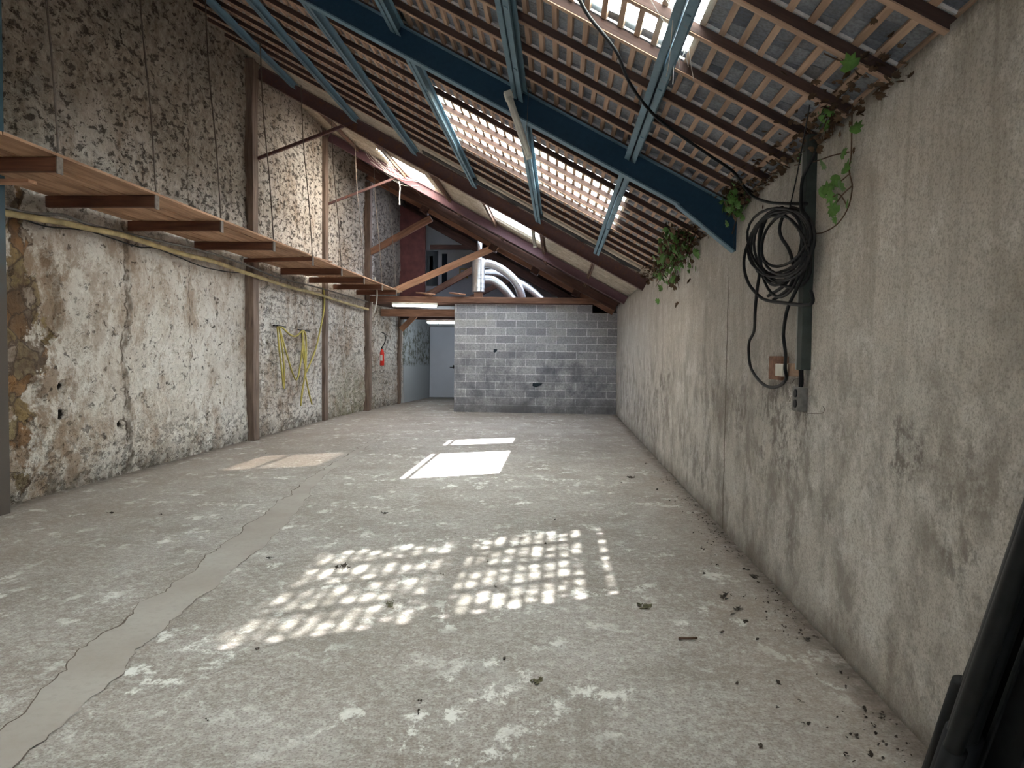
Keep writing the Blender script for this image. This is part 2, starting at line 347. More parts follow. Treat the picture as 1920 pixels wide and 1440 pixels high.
    stv = n.voro(4.6, n.mix(0.22, n.map((1, 1, 1.25)), n.noise(6, 5)), 'F1', 1)
    sx = n.xyz(stv)
    sc_ = n.ramp(sx[0], [(0.0, (0.16, 0.10, 0.06)), (0.35, (0.34, 0.17, 0.07)), (0.6, (0.33, 0.25, 0.11)), (0.85, (0.24, 0.19, 0.15)), (1, (0.50, 0.42, 0.35))])
    sc_ = n.mix(n.ramp(f2, [(0.40, 0.9), (0.6, 0.1)]), sc_, (0.12, 0.075, 0.045))
    se = n.voro(4.6, n.mix(0.22, n.map((1, 1, 1.25)), n.noise(6, 5)), 'DISTANCE_TO_EDGE')
    sc_ = n.mix(n.ramp(se, [(0.02, 0.85), (0.07, 0.0)]), sc_, (0.07, 0.045, 0.03))
    c = n.mix(n.math('MULTIPLY', pk, 0.95), c, sc_)
    # vertical settlement cracks
    def vcrack(y0, w, z0, z1, k):
        wob = n.math('MULTIPLY', n.math('SUBTRACT', n.noise(3.3, 6, 0.7, n.map((0, 0, 1), (y0, 0, 0))), 0.5), 0.34)
        d = n.math('ABSOLUTE', n.math('SUBTRACT', n.math('ADD', X[1], wob), y0))
        g = n.math('MULTIPLY', n.rng(d, w, w*0.25), n.math('MULTIPLY', n.rng(X[2], z0, z0+0.1), n.rng(X[2], z1+0.1, z1)))
        return n.math('MULTIPLY', n.math('MULTIPLY', g, n.ramp(n.noise(6, 5), [(0.38, 0.15), (0.55, 1.0)])), k)
    for a in ((8.36, 0.09, 0.0, 2.9, 0.8), (9.83, 0.022, 0.9, 2.8, 0.6), (8.3, 0.025, 0, 3.0, 0.9), (9.8, 0.03, 3.0, 5.7, 0.8), (12.1, 0.06, 0, 2.5, 0.35)):
        c = n.mix(vcrack(*a), c, (0.10, 0.075, 0.055))
    # dark wet foot and green film further back
    ft = n.math('MULTIPLY', n.rng(X[2], 0.35, 0.0), n.ramp(f2, [(0.4, 0.2), (0.6, 0.9)]))
    c = n.mix(ft, c, (0.11, 0.09, 0.07))
    gr = n.math('MULTIPLY', n.math('MULTIPLY', n.rng(X[1], 15, 17), n.rng(X[1], 19.5, 18.0)), n.rng(X[2], 1.8, 0.4))
    c = n.mix(n.math('MULTIPLY', gr, n.ramp(f2, [(0.4, 0.1), (0.65, 0.75)])), c, (0.20, 0.20, 0.10))
    n.link(c, b.inputs['Base Color']); b.inputs['Roughness'].default_value = 0.95
    h = n.math('SUBTRACT', n.math('ADD', n.math('MULTIPLY', f3, 0.35), n.math('MULTIPLY', f2, 0.8)), n.math('MULTIPLY', pits, 0.9))
    n.bump(h, b, 1.0, 0.045); return m
M['wall_left'] = mat_left()

def mat_block():
    m, nt, b = mat('hollow concrete block masonry'); n = NB(nt); X = n.xyz()
    cmb = nt.nodes.new('ShaderNodeCombineXYZ')
    n.link(n.math('ADD', n.math('ADD', X[0], X[1]), n.math('MULTIPLY', n.math('SUBTRACT', n.noise(2.5, 2), 0.5), 0.02)), cmb.inputs[0]); n.link(X[2], cmb.inputs[1])
    bk = nt.nodes.new('ShaderNodeTexBrick'); n.link(cmb.outputs[0], bk.inputs['Vector'])
    bk.offset = 0.5; bk.squash = 1.0
    bk.inputs['Scale'].default_value = 1.0; bk.inputs['Brick Width'].default_value = 0.52; bk.inputs['Row Height'].default_value = 0.1995
    bk.inputs['Mortar Size'].default_value = 0.011; bk.inputs['Mortar Smooth'].default_value = 0.25; bk.inputs['Bias'].default_value = 0.0
    bk.inputs['Color1'].default_value = (0.33, 0.335, 0.36, 1); bk.inputs['Color2'].default_value = (0.56, 0.56, 0.57, 1); bk.inputs['Mortar'].default_value = (0.84, 0.84, 0.86, 1)
    f = n.noise(1.0, 7, 0.6); g = n.noise(26, 6, 0.75)
    c = bk.outputs['Color']
    c = n.mix(n.ramp(g, [(0.35, 0.55), (0.6, 0.0)]), c, (0.13, 0.13, 0.14))
    dk = n.math('MULTIPLY', n.ramp(n.noise(2.0, 8, 0.72), [(0.42, 0.0), (0.62, 1.0)]), n.rng(X[2], 2.2, 1.1, 0.1, 0.75))
    c = n.mix(dk, c, (0.12, 0.12, 0.14))
    c = n.mix(n.math('MULTIPLY', n.rng(X[2], 0.55, 0.05), n.ramp(f, [(0.35, 0.4), (0.6, 0.9)])), c, (0.13, 0.125, 0.13))
    c = n.mix(n.math('MULTIPLY', n.ramp(n.noise(1.4, 5), [(0.55, 0.0), (0.7, 0.5)]), n.rng(X[2], 1.2, 2.4)), c, (0.42, 0.40, 0.35))
    n.link(c, b.inputs['Base Color']); b.inputs['Roughness'].default_value = 0.92
    n.bump(n.math('SUBTRACT', n.math('MULTIPLY', g, 0.3), bk.outputs['Fac']), b, 0.5, 0.008); return m
M['block'] = mat_block()

def mat_sheet():
    m, nt, b = mat('fibre cement roofing'); n = NB(nt)
    f = n.noise(3, 7, 0.7, n.map((0.8, 1.4, 1))); g = n.noise(24, 6, 0.75, n.map((0.35, 3, 1)))
    c = n.ramp(f, [(0.3, (0.42, 0.37, 0.30)), (0.55, (0.60, 0.55, 0.46)), (0.75, (0.72, 0.68, 0.60))])
    c = n.mix(n.ramp(g, [(0.38, 0.6), (0.6, 0.0)]), c, (0.20, 0.16, 0.12))
    n.link(c, b.inputs['Base Color']); b.inputs['Roughness'].default_value = 0.92
    n.bump(g, b, 0.5, 0.01); return m
M['sheet'] = mat_sheet()
def mat_passage():
    m, nt, b = mat('damp patched plaster'); n = NB(nt); X = n.xyz()
    f = n.noise(5, 8, 0.8)
    k = n.math('MULTIPLY', n.ramp(f, [(0.48, 0.0), (0.55, 1.0)]), n.math('MULTIPLY', n.rng(X[2], 1.05, 1.2), n.rng(X[2], 2.6, 2.1)))
    c = n.mix(n.math('MULTIPLY', k, 0.85), (0.40, 0.42, 0.43), (0.09, 0.09, 0.055))
    n.link(c, b.inputs['Base Color']); b.inputs['Roughness'].default_value = 0.9; return m
M['passage'] = mat_passage()

# ------------------------------------------------------------------ mesh helpers
class MB:
    def __init__(s): s.v = []; s.f = []; s.m = []; s.mats = []
    def mi(s, mt):
        if mt is None: return 0
        if mt not in s.mats: s.mats.append(mt)
        return s.mats.index(mt)
    def add(s, vs, fs, mt=None):
        o = len(s.v); s.v += [tuple(v) for v in vs]; k = s.mi(mt)
        for f in fs: s.f.append(tuple(i+o for i in f)); s.m.append(k)
    def box(s, a, b, mt=None, mtx=None):
        x0, y0, z0 = a; x1, y1, z1 = b
        vs = [Vector(p) for p in ((x0,y0,z0),(x1,y0,z0),(x1,y1,z0),(x0,y1,z0),(x0,y0,z1),(x1,y0,z1),(x1,y1,z1),(x0,y1,z1))]
        if mtx: vs = [mtx @ v for v in vs]
        s.add(vs, [(0,3,2,1),(4,5,6,7),(0,1,5,4),(1,2,6,5),(2,3,7,6),(3,0,4,7)], mt)
    def prism(s, pts, ax, a, b, mt=None):
        """polygon pts (two coordinates) extruded along axis ax from a to b"""
        def mk(p, t):
            q = list(p); q.insert(ax, t); return q
        n = len(pts); vs = [mk(p, a) for p in pts] + [mk(p, b) for p in pts]
        fs = [tuple(range(n))[::-1], tuple(range(n, 2*n))] + [(i, (i+1) % n, (i+1) % n+n, i+n) for i in range(n)]
        s.add(vs, fs, mt)
    def tube(s, pts, r, seg=8, mt=None, closed=False):
        pts = [Vector(p) for p in pts]; n = len(pts); rings = []; up = None
        for i, p in enumerate(pts):
            if closed: t = pts[(i+1) % n] - pts[i-1]
            else: t = pts[min(i+1, n-1)] - pts[max(i-1, 0)]
            t.normalize()
            if up is None: up = Vector((0, 0, 1)) if abs(t.z) < 0.9 else Vector((1, 0, 0))
            up = (up - t*up.dot(t)).normalized(); w = t.cross(up)
            rr = r[i] if isinstance(r, (list, tuple)) else r
            rings.append([p + (up*math.cos(2*math.pi*k/seg) + w*math.sin(2*math.pi*k/seg))*rr for k in range(seg)])
        vs = [v for rg in rings for v in rg]; fs = []
        for i in range(n if closed else n-1):
            j = (i+1) % n
            for k in range(seg): fs.append((i*seg+k, i*seg+(k+1) % seg, j*seg+(k+1) % seg, j*seg+k))
        if not closed: fs += [tuple(range(seg))[::-1], tuple((n-1)*seg+k for k in range(seg))]
        s.add(vs, fs, mt)
    def build(s, name, mt=None, parent=None, smooth=False, mtx=None, bevel=0.0):
        me = bpy.data.meshes.new(name); me.from_pydata(s.v, [], s.f)
        for q in (s.mats or [mt]): me.materials.append(q)
        if s.mats: me.polygons.foreach_set('material_index', s.m)
        if smooth: me.polygons.foreach_set('use_smooth', [True]*len(me.polygons))
        me.update(); o = bpy.data.objects.new(name, me); C.objects.link(o)
        mw = mtx or Matrix()
        if parent is not None:
            o.parent = parent; mw = Matrix.Translation(-root_loc(parent)) @ mw
        o.matrix_basis = mw
        if bevel:
            bv = o.modifiers.new('bevel', 'BEVEL'); bv.width = bevel; bv.segments = 2; bv.limit_method = 'ANGLE'
        return o
LOC = {}
def root_loc(o):
    return LOC.get(o, Vector((0, 0, 0)))
def tag(o, label=None, cat=None, group=None, kind=None):
    if label: o['label'] = label
    if cat: o['category'] = cat
    if group: o['group'] = group
    if kind: o['kind'] = kind
    return o
def thing(name, loc, label, cat, group=None):
    o = bpy.data.objects.new(name, None); C.objects.link(o); o.location = loc; o.empty_display_size = 0.1
    LOC[o] = Vector(loc); return tag(o, label, cat, group)
def frame_mtx(p0, p1, up=(0, 0, 1)):
    p0, p1 = Vector(p0), Vector(p1); x = (p1-p0).normalized(); z = Vector(up); z = (z - x*z.dot(x)).normalized(); y = z.cross(x)
    m = Matrix((x, y, z)).transposed().to_4x4(); m.translation = p0; return m, (p1-p0).length
def bar(name, p0, p1, w, h, mt, parent=None, up=(0, 0, 1), bevel=0.004, jit=0.0):
    """a squared timber from p0 to p1 (axis in the middle), w across, h along up; grain along its length"""
    m, L = frame_mtx(p0, p1, up); b = MB()
    if jit:
        n = max(3, int(L/0.35)); rs = []
        for i in range(n+1):
            x = L*i/n; a = R.uniform(-jit, jit); c = R.uniform(-jit, jit)
            rs.append([(x, s1*w/2+a+R.uniform(-jit, jit)*0.5, s2*h/2+c) for s1, s2 in ((-1,-1),(1,-1),(1,1),(-1,1))])
        vs = [v for r_ in rs for v in r_]; fs = [(0,1,2,3)[::-1], tuple(n*4+k for k in range(4))]
        for i in range(n):
            for k in range(4): fs.append((i*4+k, i*4+(k+1) % 4, (i+1)*4+(k+1) % 4, (i+1)*4+k))
        b.add(vs, fs, mt)
    else: b.box((0, -w/2, -h/2), (L, w/2, h/2), mt)
    return b.build(name, mt, parent, mtx=m, bevel=bevel)
def smooth_path(pts, k=6):
    """Catmull-Rom through the points"""
    pts = [Vector(p) for p in pts]; q = [pts[0]] + pts + [pts[-1]]; out = []
    for i in range(1, len(q)-2):
        for j in range(k):
            t = j/k; a, b, c, d = q[i-1], q[i], q[i+1], q[i+2]
            out.append(0.5*((2*b) + (c-a)*t + (2*a-5*b+4*c-d)*t*t + (3*b-a-3*c+d)*t**3))
    out.append(pts[-1]); return out
ORD = ['first','second','third','fourth','fifth','sixth','seventh','eighth','ninth','tenth','eleventh','twelfth','thirteenth','fourteenth','fifteenth']

# ================================================================== THE SHELL
Y0, Y1 = -5.0, 25.0
b = MB(); b.box((-6.2, Y0-1, -0.25), (2.2, Y1+1, 0.0)); tag(b.build('floor', M['floor']), kind='structure')

# repaired trench across the floor: pale screed with a ragged cracked edge
lft = [(-2.05,1.4),(-2.198,2.616),(-2.398,3.495),(-2.492,4.504),(-2.614,5.357),(-2.80,6.9),(-3.006,8.537),(-3.09,9.878),(-3.2,11.6),(-3.26,13.2)]
rgt = [(-1.75,1.4),(-1.944,2.383),(-2.038,3.099),(-2.15,3.812),(-2.241,4.831),(-2.42,6.3),(-2.818,8.188),(-2.941,9.647),(-3.1,11.6),(-3.22,13.2)]
def ragged(line, amp, seed):
    out = []; pts = smooth_path([(x, y, 0) for x, y in line], 22)
    for p in pts: out.append(Vector((p.x + amp*(noise.noise(Vector((seed, p.y*3.1, 0)))+0.5*noise.noise(Vector((seed, p.y*11, 2)))+0.3*noise.noise(Vector((seed, p.y*31, 2)))), p.y, 0.003)))
    return out
A_, B_ = ragged(lft, 0.06, 3.0), ragged(rgt, 0.05, 8.0)
b = MB(); n_ = len(A_)
b.add(A_+B_, [(i, i+n_, i+1+n_, i+1) for i in range(n_-1)], M['repair'])
def crack(line, seed, k=1.0):
    l = []
    for i, p in enumerate(line):
        w = max(0.0, 0.004 + 0.011*noise.noise(Vector((seed, p.y*2.3, 5))))*k
        l.append((Vector((p.x-w, p.y, 0.0045)), Vector((p.x+w, p.y, 0.0045))))
    for i in range(len(l)-1): b.add([l[i][0], l[i][1], l[i+1][1], l[i+1][0]], [(0,1,2,3)], M['crack'])
crack(A_, 1.0, 0.8); crack(B_, 4.0, 0.35)
tag(b.build('trim_1'), kind='structure')

# right wall
def grid_wall(name, fx, y0, y1, z0, ztop, dy, dz, mt, amp, seed, side, smooth=True):
    ny = int((y1-y0)/dy); nz = int((ztop-z0)/dz); vs = []; fs = []
    for j in range(nz+1):
        for i in range(ny+1):
            y = y0+(y1-y0)*i/ny; z = z0+(ztop-z0)*j/nz
            vs.append((fx(y)+amp(y, z, seed), y, z))
    for j in range(nz):
        for i in range(ny):
            q = (j*(ny+1)+i, j*(ny+1)+i+1, (j+1)*(ny+1)+i+1, (j+1)*(ny+1)+i); fs.append(q if side > 0 else q[::-1])
    n0 = len(vs); t = 0.35*(-side)
    # thickness: back face joined along the rim
    bk = [(fx(y0)+t*1.0, y0, z0), (fx(y1)+t, y1, z0), (fx(y1)+t, y1, ztop), (fx(y0)+t, y0, ztop)]
    vs += bk
    top = [nz*(ny+1)+i for i in range(ny+1)]; bot = list(range(ny+1))
    fs.append(tuple([n0+3] + [n0+2] + top[::-1])); fs.append(tuple([n0+1, n0+0] + bot))
    fs.append((n0, n0+1, n0+2, n0+3)); 
    fs.append(tuple([n0, n0+3] + [j*(ny+1) for j in range(nz, -1, -1)])); fs.append(tuple([n0+2, n0+1] + [j*(ny+1)+ny for j in range(nz+1)]))
    m = MB(); m.add(vs, fs, mt); o = m.build(name, mt, smooth=smooth); return tag(o, kind='structure')
ampR = lambda y, z, s: 0.012*noise.noise(Vector((s, y*0.8, z*0.8))) + 0.005*noise.noise(Vector((s, y*3, z*3))) + (0.012 if abs(y-6.3) < 0.03 else 0)
grid_wall('wall_right', lambda y: XR, Y0, Y1, -0.05, 2.785, 0.08, 0.08, M['wall_right'], ampR, 3.3, -1)
def ampL(y, z, s):
    v = Vector((s, y*1.1, z*1.1)); r = 0.05*noise.noise(v) + 0.022*noise.noise(v*3.1) + 0.014*noise.noise(v*8.0)
    r += (0.016 if z > 2.9 or y > 12 else 0.009)*noise.noise(v*17)
    for hy, hz, hr in ((7.22, 1.12, 0.05), (7.2, 0.82, 0.055), (8.2, 0.62, 0.04), (8.55, 3.42, 0.07), (9.1, 3.40, 0.05)):
        d = math.hypot(y-hy, z-hz)
        if d < hr*1.5: r -= 0.12*(1-d/(hr*1.5))
    e = 0.42 - abs(y-6.75) - 0.36*abs(z-1.95) + 1.2*noise.noise(Vector((1, y*2.5, z*2.5)))*0.5
    if e > 0: r -= min(0.07, e*0.5)
    return r
grid_wall('wall_left', wall_x, Y0, 21.5, -0.05, 6.50, 0.042, 0.04, M['wall_left'], ampL, 9.1, 1, False)

# wall with the wide open doorway behind the camera
b = MB(); T = lambda x: P(x)+0.10
b.prism([(-5.6,-0.05),(-1.6,-0.05),(-1.6,2.1),(-0.6,2.1),(-0.6,-0.05),(1.8,-0.05),(1.8,T(1.8)),(-5.6,T(-5.6))], 1, Y0-0.3, Y0)
tag(b.build('wall_front', plain('front wall render', (0.42, 0.39, 0.34), 0.9)), kind='structure')

# concrete block partition
b = MB()
b.prism([(-2.74,0),(1.46,0),(1.46,2.59),(0.81,2.59),(0.81,2.793),(-2.74,2.793)], 1, 18.30, 18.50)
b.box((-2.74, 18.50, 0), (-2.54, 24.0, 2.793))
tag(b.build('wall_back', M['block']), kind='structure')
# masonry marks: a hole, a broken corner
b = MB(); 
for px, py, w, h in ((929,658,0.10,0.09),(1008,722,0.26,0.10),(1159,722,0.03,0.5)):
    q = on(px, py, 1, 18.29); b.prism([(q.x-w/2,q.z+h/2),(q.x+w/2,q.z+h*0.45),(q.x+w*0.3,q.z-h*0.1),(q.x-w*0.1,q.z-h/2),(q.x-w/2,q.z-h*0.3)], 1, 18.288, 18.302)
tag(b.build('trim_2', M['steel_gap']), kind='structure')

# passage beside it: plastered side wall, end wall, door
b = MB()
b.prism([(-4.72,21.3),(-4.46,24.0),(-4.46,24.3),(-5.2,24.3),(-5.2,21.3)], 2, 0, 2.8)
b.box((-5.2, 24.05, 0), (-4.46, 24.3, 2.8)); b.box((-4.46, 24.05, 2.43), (-2.5, 24.3, 2.8)); b.box((-3.45, 24.05, 0), (-2.5, 24.3, 2.43))
b.box((-5.6, 24.35, 0), (1.8, 24.6, 2.86))
tag(b.build('wall_passage', M['passage']), kind='structure')
d = thing('door_1', (-4.45, 24.06, 0), None, None); d['kind'] = 'structure'
b = MB(); b.box((-4.45, 24.06, 0.01), (-3.46, 24.11, 2.42)); dl = b.build('door_leaf', M['door_white'], d, bevel=0.004)
b = MB(); b.box((-3.75, 24.03, 1.03), (-3.60, 24.05, 1.06)); b.box((-3.64, 24.03, 1.0), (-3.58, 24.06, 1.12)); b.build('door_handle', M['black_metal'], dl)
# deck of the loft over the passage and the block room
b = MB(); b.box((-5.25, 18.62, 2.80), (1.44, 24.6, 2.86)); tag(b.build('ceiling', M['dark_timber']), kind='structure')

# far gable, seen through the truss, with dark slit windows
b = MB(); b.prism([(-5.6,2.86),(1.8,2.86),(1.8,P(1.8)+0.2),(-5.6,P(-5.6)+0.2)], 1, 24.6, 24.8)
tag(b.build('wall_gable', M['plaster_white']), kind='structure')
for k, (x0, y0, x1, y1) in enumerate(((800,470,821,536),(829,476,838,534),(806,480,812,520),(775,398,784,420))):
    p, q = on(x0, y0, 1, 24.58), on(x1, y1, 1, 24.58)
    b = MB(); b.box((p.x, 24.56, q.z), (q.x, 24.6, p.z)); tag(b.build('window_%d' % (k+5), M['slit']), kind='structure')
p = on(870, 510, 1, 24.55); w = thing('picture_frame', (p.x, 24.5, p.z-0.3), 'small yellow edged frame on the white far wall beside the steel flue', 'frame')
q0, q1 = on(861, 503, 1, 24.5), on(877, 521, 1, 24.5); b = MB()
for a, c in (((q0.x, q0.z), (q0.x+0.04, q1.z)), ((q1.x-0.04, q0.z), (q1.x, q1.z)), ((q0.x, q0.z), (q1.x, q0.z-0.04)), ((q0.x, q1.z+0.04), (q1.x, q1.z))):
    b.box((a[0], 24.54, c[1]), (c[0], 24.59, a[1]))
b.build('rim', M['yellow_frame'], w)
# dark red cladding on the left of the loft
b = MB(); b.prism([(-5.2,2.86),(-4.05,2.86),(-4.05,P(-4.05)-0.25),(-5.2,P(-5.2)-0.25)], 1, 21.0, 21.12)
b.box((-5.7, 21.35, 0), (-5.2, 24.9, 6.6))
tag(b.build('wall_loft', M['dark_red']), kind='structure')

# ================================================================== TILED ROOF  (rafters, battens, tiles, glass tiles)
YT = 11.25                                          # the tiles end here, sheets go on
X_LO, X_HI = 1.72, -5.62
G = 0.097                                           # batten spacing measured level
RH, BH = 0.049, 0.028
def rp(x, y, n):                                    # point above the rafter underside plane
    return Vector((x, y, P(x))) + NR*n
glass_fields = [(-1.46, 0.72, 7.68, 9.56, 0.50), (-0.9, 0.63, 2.4, 4.27, 0.9), (-3.6, -1.2, -3.6, -1.4, 1.0)]  # last field is unseen behind the camera, added to light the near hall
def in_glass(x, y):
    return any(a < x < c and d < y < e for a, c, d, e, _ in glass_fields)
tl = MB(); gl = {0: MB(), 1: MB(), 2: MB()}
nrow = int((X_LO-X_HI)/G)
for i in range(nrow+1):
    xt = X_HI + i*G                                 # top edge of the tile row
    y = Y0 - 0.2 - (i % 2)*0.085
    while y < YT:
        wdt = 0.168; yc = y+wdt/2; xc = xt+G*0.5
        jn = R.uniform(0, 0.003); n0 = RH+BH+0.001+jn; n1 = n0+0.028+R.uniform(0, 0.004); sk = R.uniform(-0.0015, 0.0015)
        a = rp(xt-0.012, 0, n0); c = rp(xt+2.15*G, 0, n1)
        t = NR*0.011; e = min(y+wdt-0.002, YT)
        is_gl = any(a0-0.11 < xt and xt+1.05*G < a1+0.06 and b0 < yc < b1 for a0, a1, b0, b1, pr in glass_fields)
        if is_gl: c = rp(xt+1.02*G, 0, n0+0.006)
        vs = [(a.x, y, a.z), (a.x, e, a.z+sk), (c.x, e, c.z+sk), (c.x, y, c.z)]
        vs += [(v[0]+t.x, v[1], v[2]+t.z) for v in vs]
        fs = [(0,1,2,3),(7,6,5,4),(0,4,5,1),(1,5,6,2),(2,6,7,3),(3,7,4,0)]
        tgt = tl
        for g_i, (a0, a1, b0, b1, pr) in enumerate(glass_fields):
            if is_gl and b0 < yc < b1: tgt = gl[g_i]
        if tgt is tl: tl.add(vs, fs)
        else: tgt.add(vs[:4], [(0,1,2,3)])
        y += wdt
o = tl.build('ceiling', M['tiles']); tag(o, kind='structure')
for g_i in gl: tag(gl[g_i].build('window_%d' % (g_i+1), M['glass_tile']), kind='structure')

# battens
bm_ = MB(); bm_.box((0, -0.017, 0), (YT-Y0+0.2, 0.017, BH))
me0 = None
for i in range(nrow+1):
    x = X_HI + i*G
    p = rp(x, Y0-0.1, RH); m, _ = frame_mtx(p, p+Vector((0, 1, 0)), NR)
    if me0 is None:
        o = bm_.build('roof_batten', M['batten'], mtx=m); me0 = o.data
    else:
        o = bpy.data.objects.new('roof_batten', me0); C.objects.link(o); o.matrix_basis = m
    pl_ = [(pxx, nn) for pxx, nn in zip((1.47, 0.6, -0.35, -1.40, -2.40, -3.40, -4.45), ('', 'nearest the right wall', 'second from the right wall', 'third from the right wall', 'third from the left wall', 'second from the left wall', 'nearest the left wall')) if pxx > x]
    if not pl_: lb_ = 'thin tan tile batten buried in the right wall top, batten %s' % ('outermost' if i == nrow else 'inner')
    else:
        cnt = int((pl_[-1][0]-x)/G)
        lb_ = 'thin tan tile batten, %s one uphill from the %s' % (ORD[min(cnt, 14)], ('blue purlin ' + pl_[-1][1]) if pl_[-1][1] else 'right wall')
    tag(o, lb_, 'batten', 'tile battens of the roof')
# rafters, each with a pale mortar bead under the tiles
rb = MB(); L = (rp(X_HI, 0, 0)-rp(X_LO, 0, 0)).length; rb.box((0, -0.021, 0), (L, 0.021, RH))
mb_ = MB(); nx = nrow
mb_.box((0.05, -0.028, RH+0.006), (L-0.05, -0.018, RH+0.020))
raf = None; ys = []
k = 0; yv = 7.14
while yv > -4.8: yv -= 0.475
while yv < YT-0.1:
    yv += 0.475; ys.append(yv)
ys = [y for y in ys if y < YT-0.1] 
front = [y for y in ys if y < YB-0.1]; back = [y for y in ys if y >= YB-0.1]
for y in ys:
    p = rp(X_HI, y, 0); m, _ = frame_mtx(p, rp(X_LO, y, 0), NR)
    if y in back: lab = 'slender brown rafter under the tiles, %s one behind the deep blue beam' % (ORD+['last'])[back.index(y)]
    else:
        kk = len(front)-1-front.index(y)
        lab = 'slender brown rafter under the tiles, %s one this side of the deep blue beam' % ORD[kk] if kk < 8 else 'slender brown rafter overhead behind the viewpoint'
    if raf is None:
        o = rb.build('rafter', M['rafter'], mtx=m); raf = o.data
        c_ = mb_.build('mortar_bead', M['mortar']); mo = c_.data; c_.parent = o; c_.matrix_basis = Matrix()
        lb = MB(); lb.box((0.01, -0.018, -0.006), (L-0.01, 0.020, 0.0)); e_ = lb.build('bounce_light_strip', M['batten']); eo = e_.data; e_.parent = o; e_.matrix_basis = Matrix()  # thin tan strip added below the rafter, imitates floor bounce light
    else:
        o = bpy.data.objects.new('rafter', raf); C.objects.link(o); o.matrix_basis = m
        c_ = bpy.data.objects.new('mortar_bead', mo); C.objects.link(c_); c_.parent = o
        e_ = bpy.data.objects.new('bounce_light_strip', eo); C.objects.link(e_); e_.parent = o
    c_['label'] = 'pale mortar bead'; e_['label'] = 'added pale strip imitating bounce light under the rafter'
    tag(o, lab, 'rafter', 'slender brown rafters of the tiled roof')

# blue steel purlins: two angles back to back, from frame to frame
PX = [0.6, -0.35, -1.40, -2.40, -3.40, -4.45]
names = ['nearest the right wall', 'second from the right wall', 'third from the right wall', 'third from the left wall', 'second from the left wall', 'nearest the left wall']
def purlin(x, y0, y1, label, mt, w=0.045, h=0.085, gap=0.012, drop=0.0, group=None, nm='steel_purlin'):
    t = thing(nm, (x, y0, P(x)-h), label, 'purlin', group)
    for s in (-1, 1):
        m, L = frame_mtx((x, y0, P(x)-0.001-drop), (x, y1, P(x)-0.001-drop), NR); b = MB()
        g0 = s*gap/2; g1 = s*(gap/2+w)
        b.box((0, min(g0, g0+s*0.006), -h), (L, max(g0, g0+s*0.006), 0)); b.box((0, min(g0, g1), -h), (L, max(g0, g1), -h+0.007)); b.box((0, min(g0, g1), -0.007), (L, max(g0, g1), 0))
        b.build('angle_bar', mt, t, mtx=m)
    m, L = frame_mtx((x, y0, P(x)-drop), (x, y1, P(x)-drop), NR); yy = 0.3
    while yy < L-0.1:
        b = MB(); b.box((yy-0.012, -w*0.5-0.02, -h-0.008), (yy+0.012, -w*0.5+0.004, -h)); b.build('bolt', mt, t, mtx=m); yy += 0.95
    return t
for x, nm in zip(PX, names):
    purlin(x, 0.35, YB-0.01, 'pale blue steel purlin %s, before the blue beam' % nm, M['blue'], group='blue purlins of the near bay')
    purlin(x, YB+0.01, YA-0.15, 'pale blue steel purlin %s, beyond the blue beam' % nm, M['blue'], group='blue purlins of the second bay')

# blue portal frame: I-beam rafter, haunch at the right wall, post on the left
def ibeam(x0, x1, y, depth, fw, mt, mt2, parent, name='beam', drop=0.0, web=0.012, ft=0.012, cut=0.0):
    p0 = rp(x0, y, -drop); p1 = rp(x1, y, -drop); m, L = frame_mtx(p0, p1, NR); b = MB()
    b.box((0, -web/2, -depth), (L, web/2, 0), mt); o = b.build(name, mt, parent, mtx=m)
    b = MB(); b.box((0, -fw/2, -depth-ft), (L-cut, fw/2, -depth), mt2); b.build('bottom_flange', mt2, parent, mtx=m)
    b = MB(); b.box((0, -fw/2, -ft), (L, fw/2, 0), mt2); b.build('top_flange', mt2, parent, mtx=m)
    return o
t = thing('portal_frame', (0, YB, 0), 'deep blue steel portal beam with a haunch at the right wall', 'beam')
ibeam(-5.2, XR-0.005, YB, 0.205, 0.10, M['blue_shaded'], M['blue'], t, 'web', cut=0.42)
b = MB(); xh = 0.97
zb = lambda x: P(x)-0.215/math.cos(TH)
b.prism([(xh, zb(xh)), (XR-0.02, 2.41), (XR-0.004, 2.41), (XR-0.004, zb(XR)+0.20), (xh+0.1, zb(xh+0.1)+0.02)], 1, YB-0.010, YB+0.010)
b.build('haunch_plate', M['blue_shaded'], t)
m, L = frame_mtx((xh, YB, zb(xh)), (XR-0.012, YB, 2.405), (0, 0, 1)); b = MB(); b.box((-0.01, -0.05, -0.012), (L, 0.05, 0)); b.build('haunch_flange', M['blue'], t, mtx=m)
b = MB(); b.box((XR-0.016, YB-0.05, 2.40), (XR-0.002, YB+0.05, P(XR)-0.02)); b.build('end_plate', M['blue_shaded'], t)
b = MB(); b.box((-5.2, YB-0.006, 0.0), (-5.04, YB+0.006, P(-5.1)-0.1)); b.box((-5.045, YB-0.06, 0), (-5.033, YB+0.06, P(-5.1)-0.15)); b.box((-5.21, YB-0.06, 0), (-5.198, YB+0.06, P(-5.1)-0.1))
b.build('post', M['post_paint'], t)

# same frame behind the camera, where the hall goes on
t = thing('portal_frame', (0, 0.3, 0), 'deep blue steel portal beam overhead behind the viewpoint', 'beam')
ibeam(-5.2, XR-0.005, 0.3, 0.205, 0.10, M['blue_shaded'], M['blue'], t, 'web')

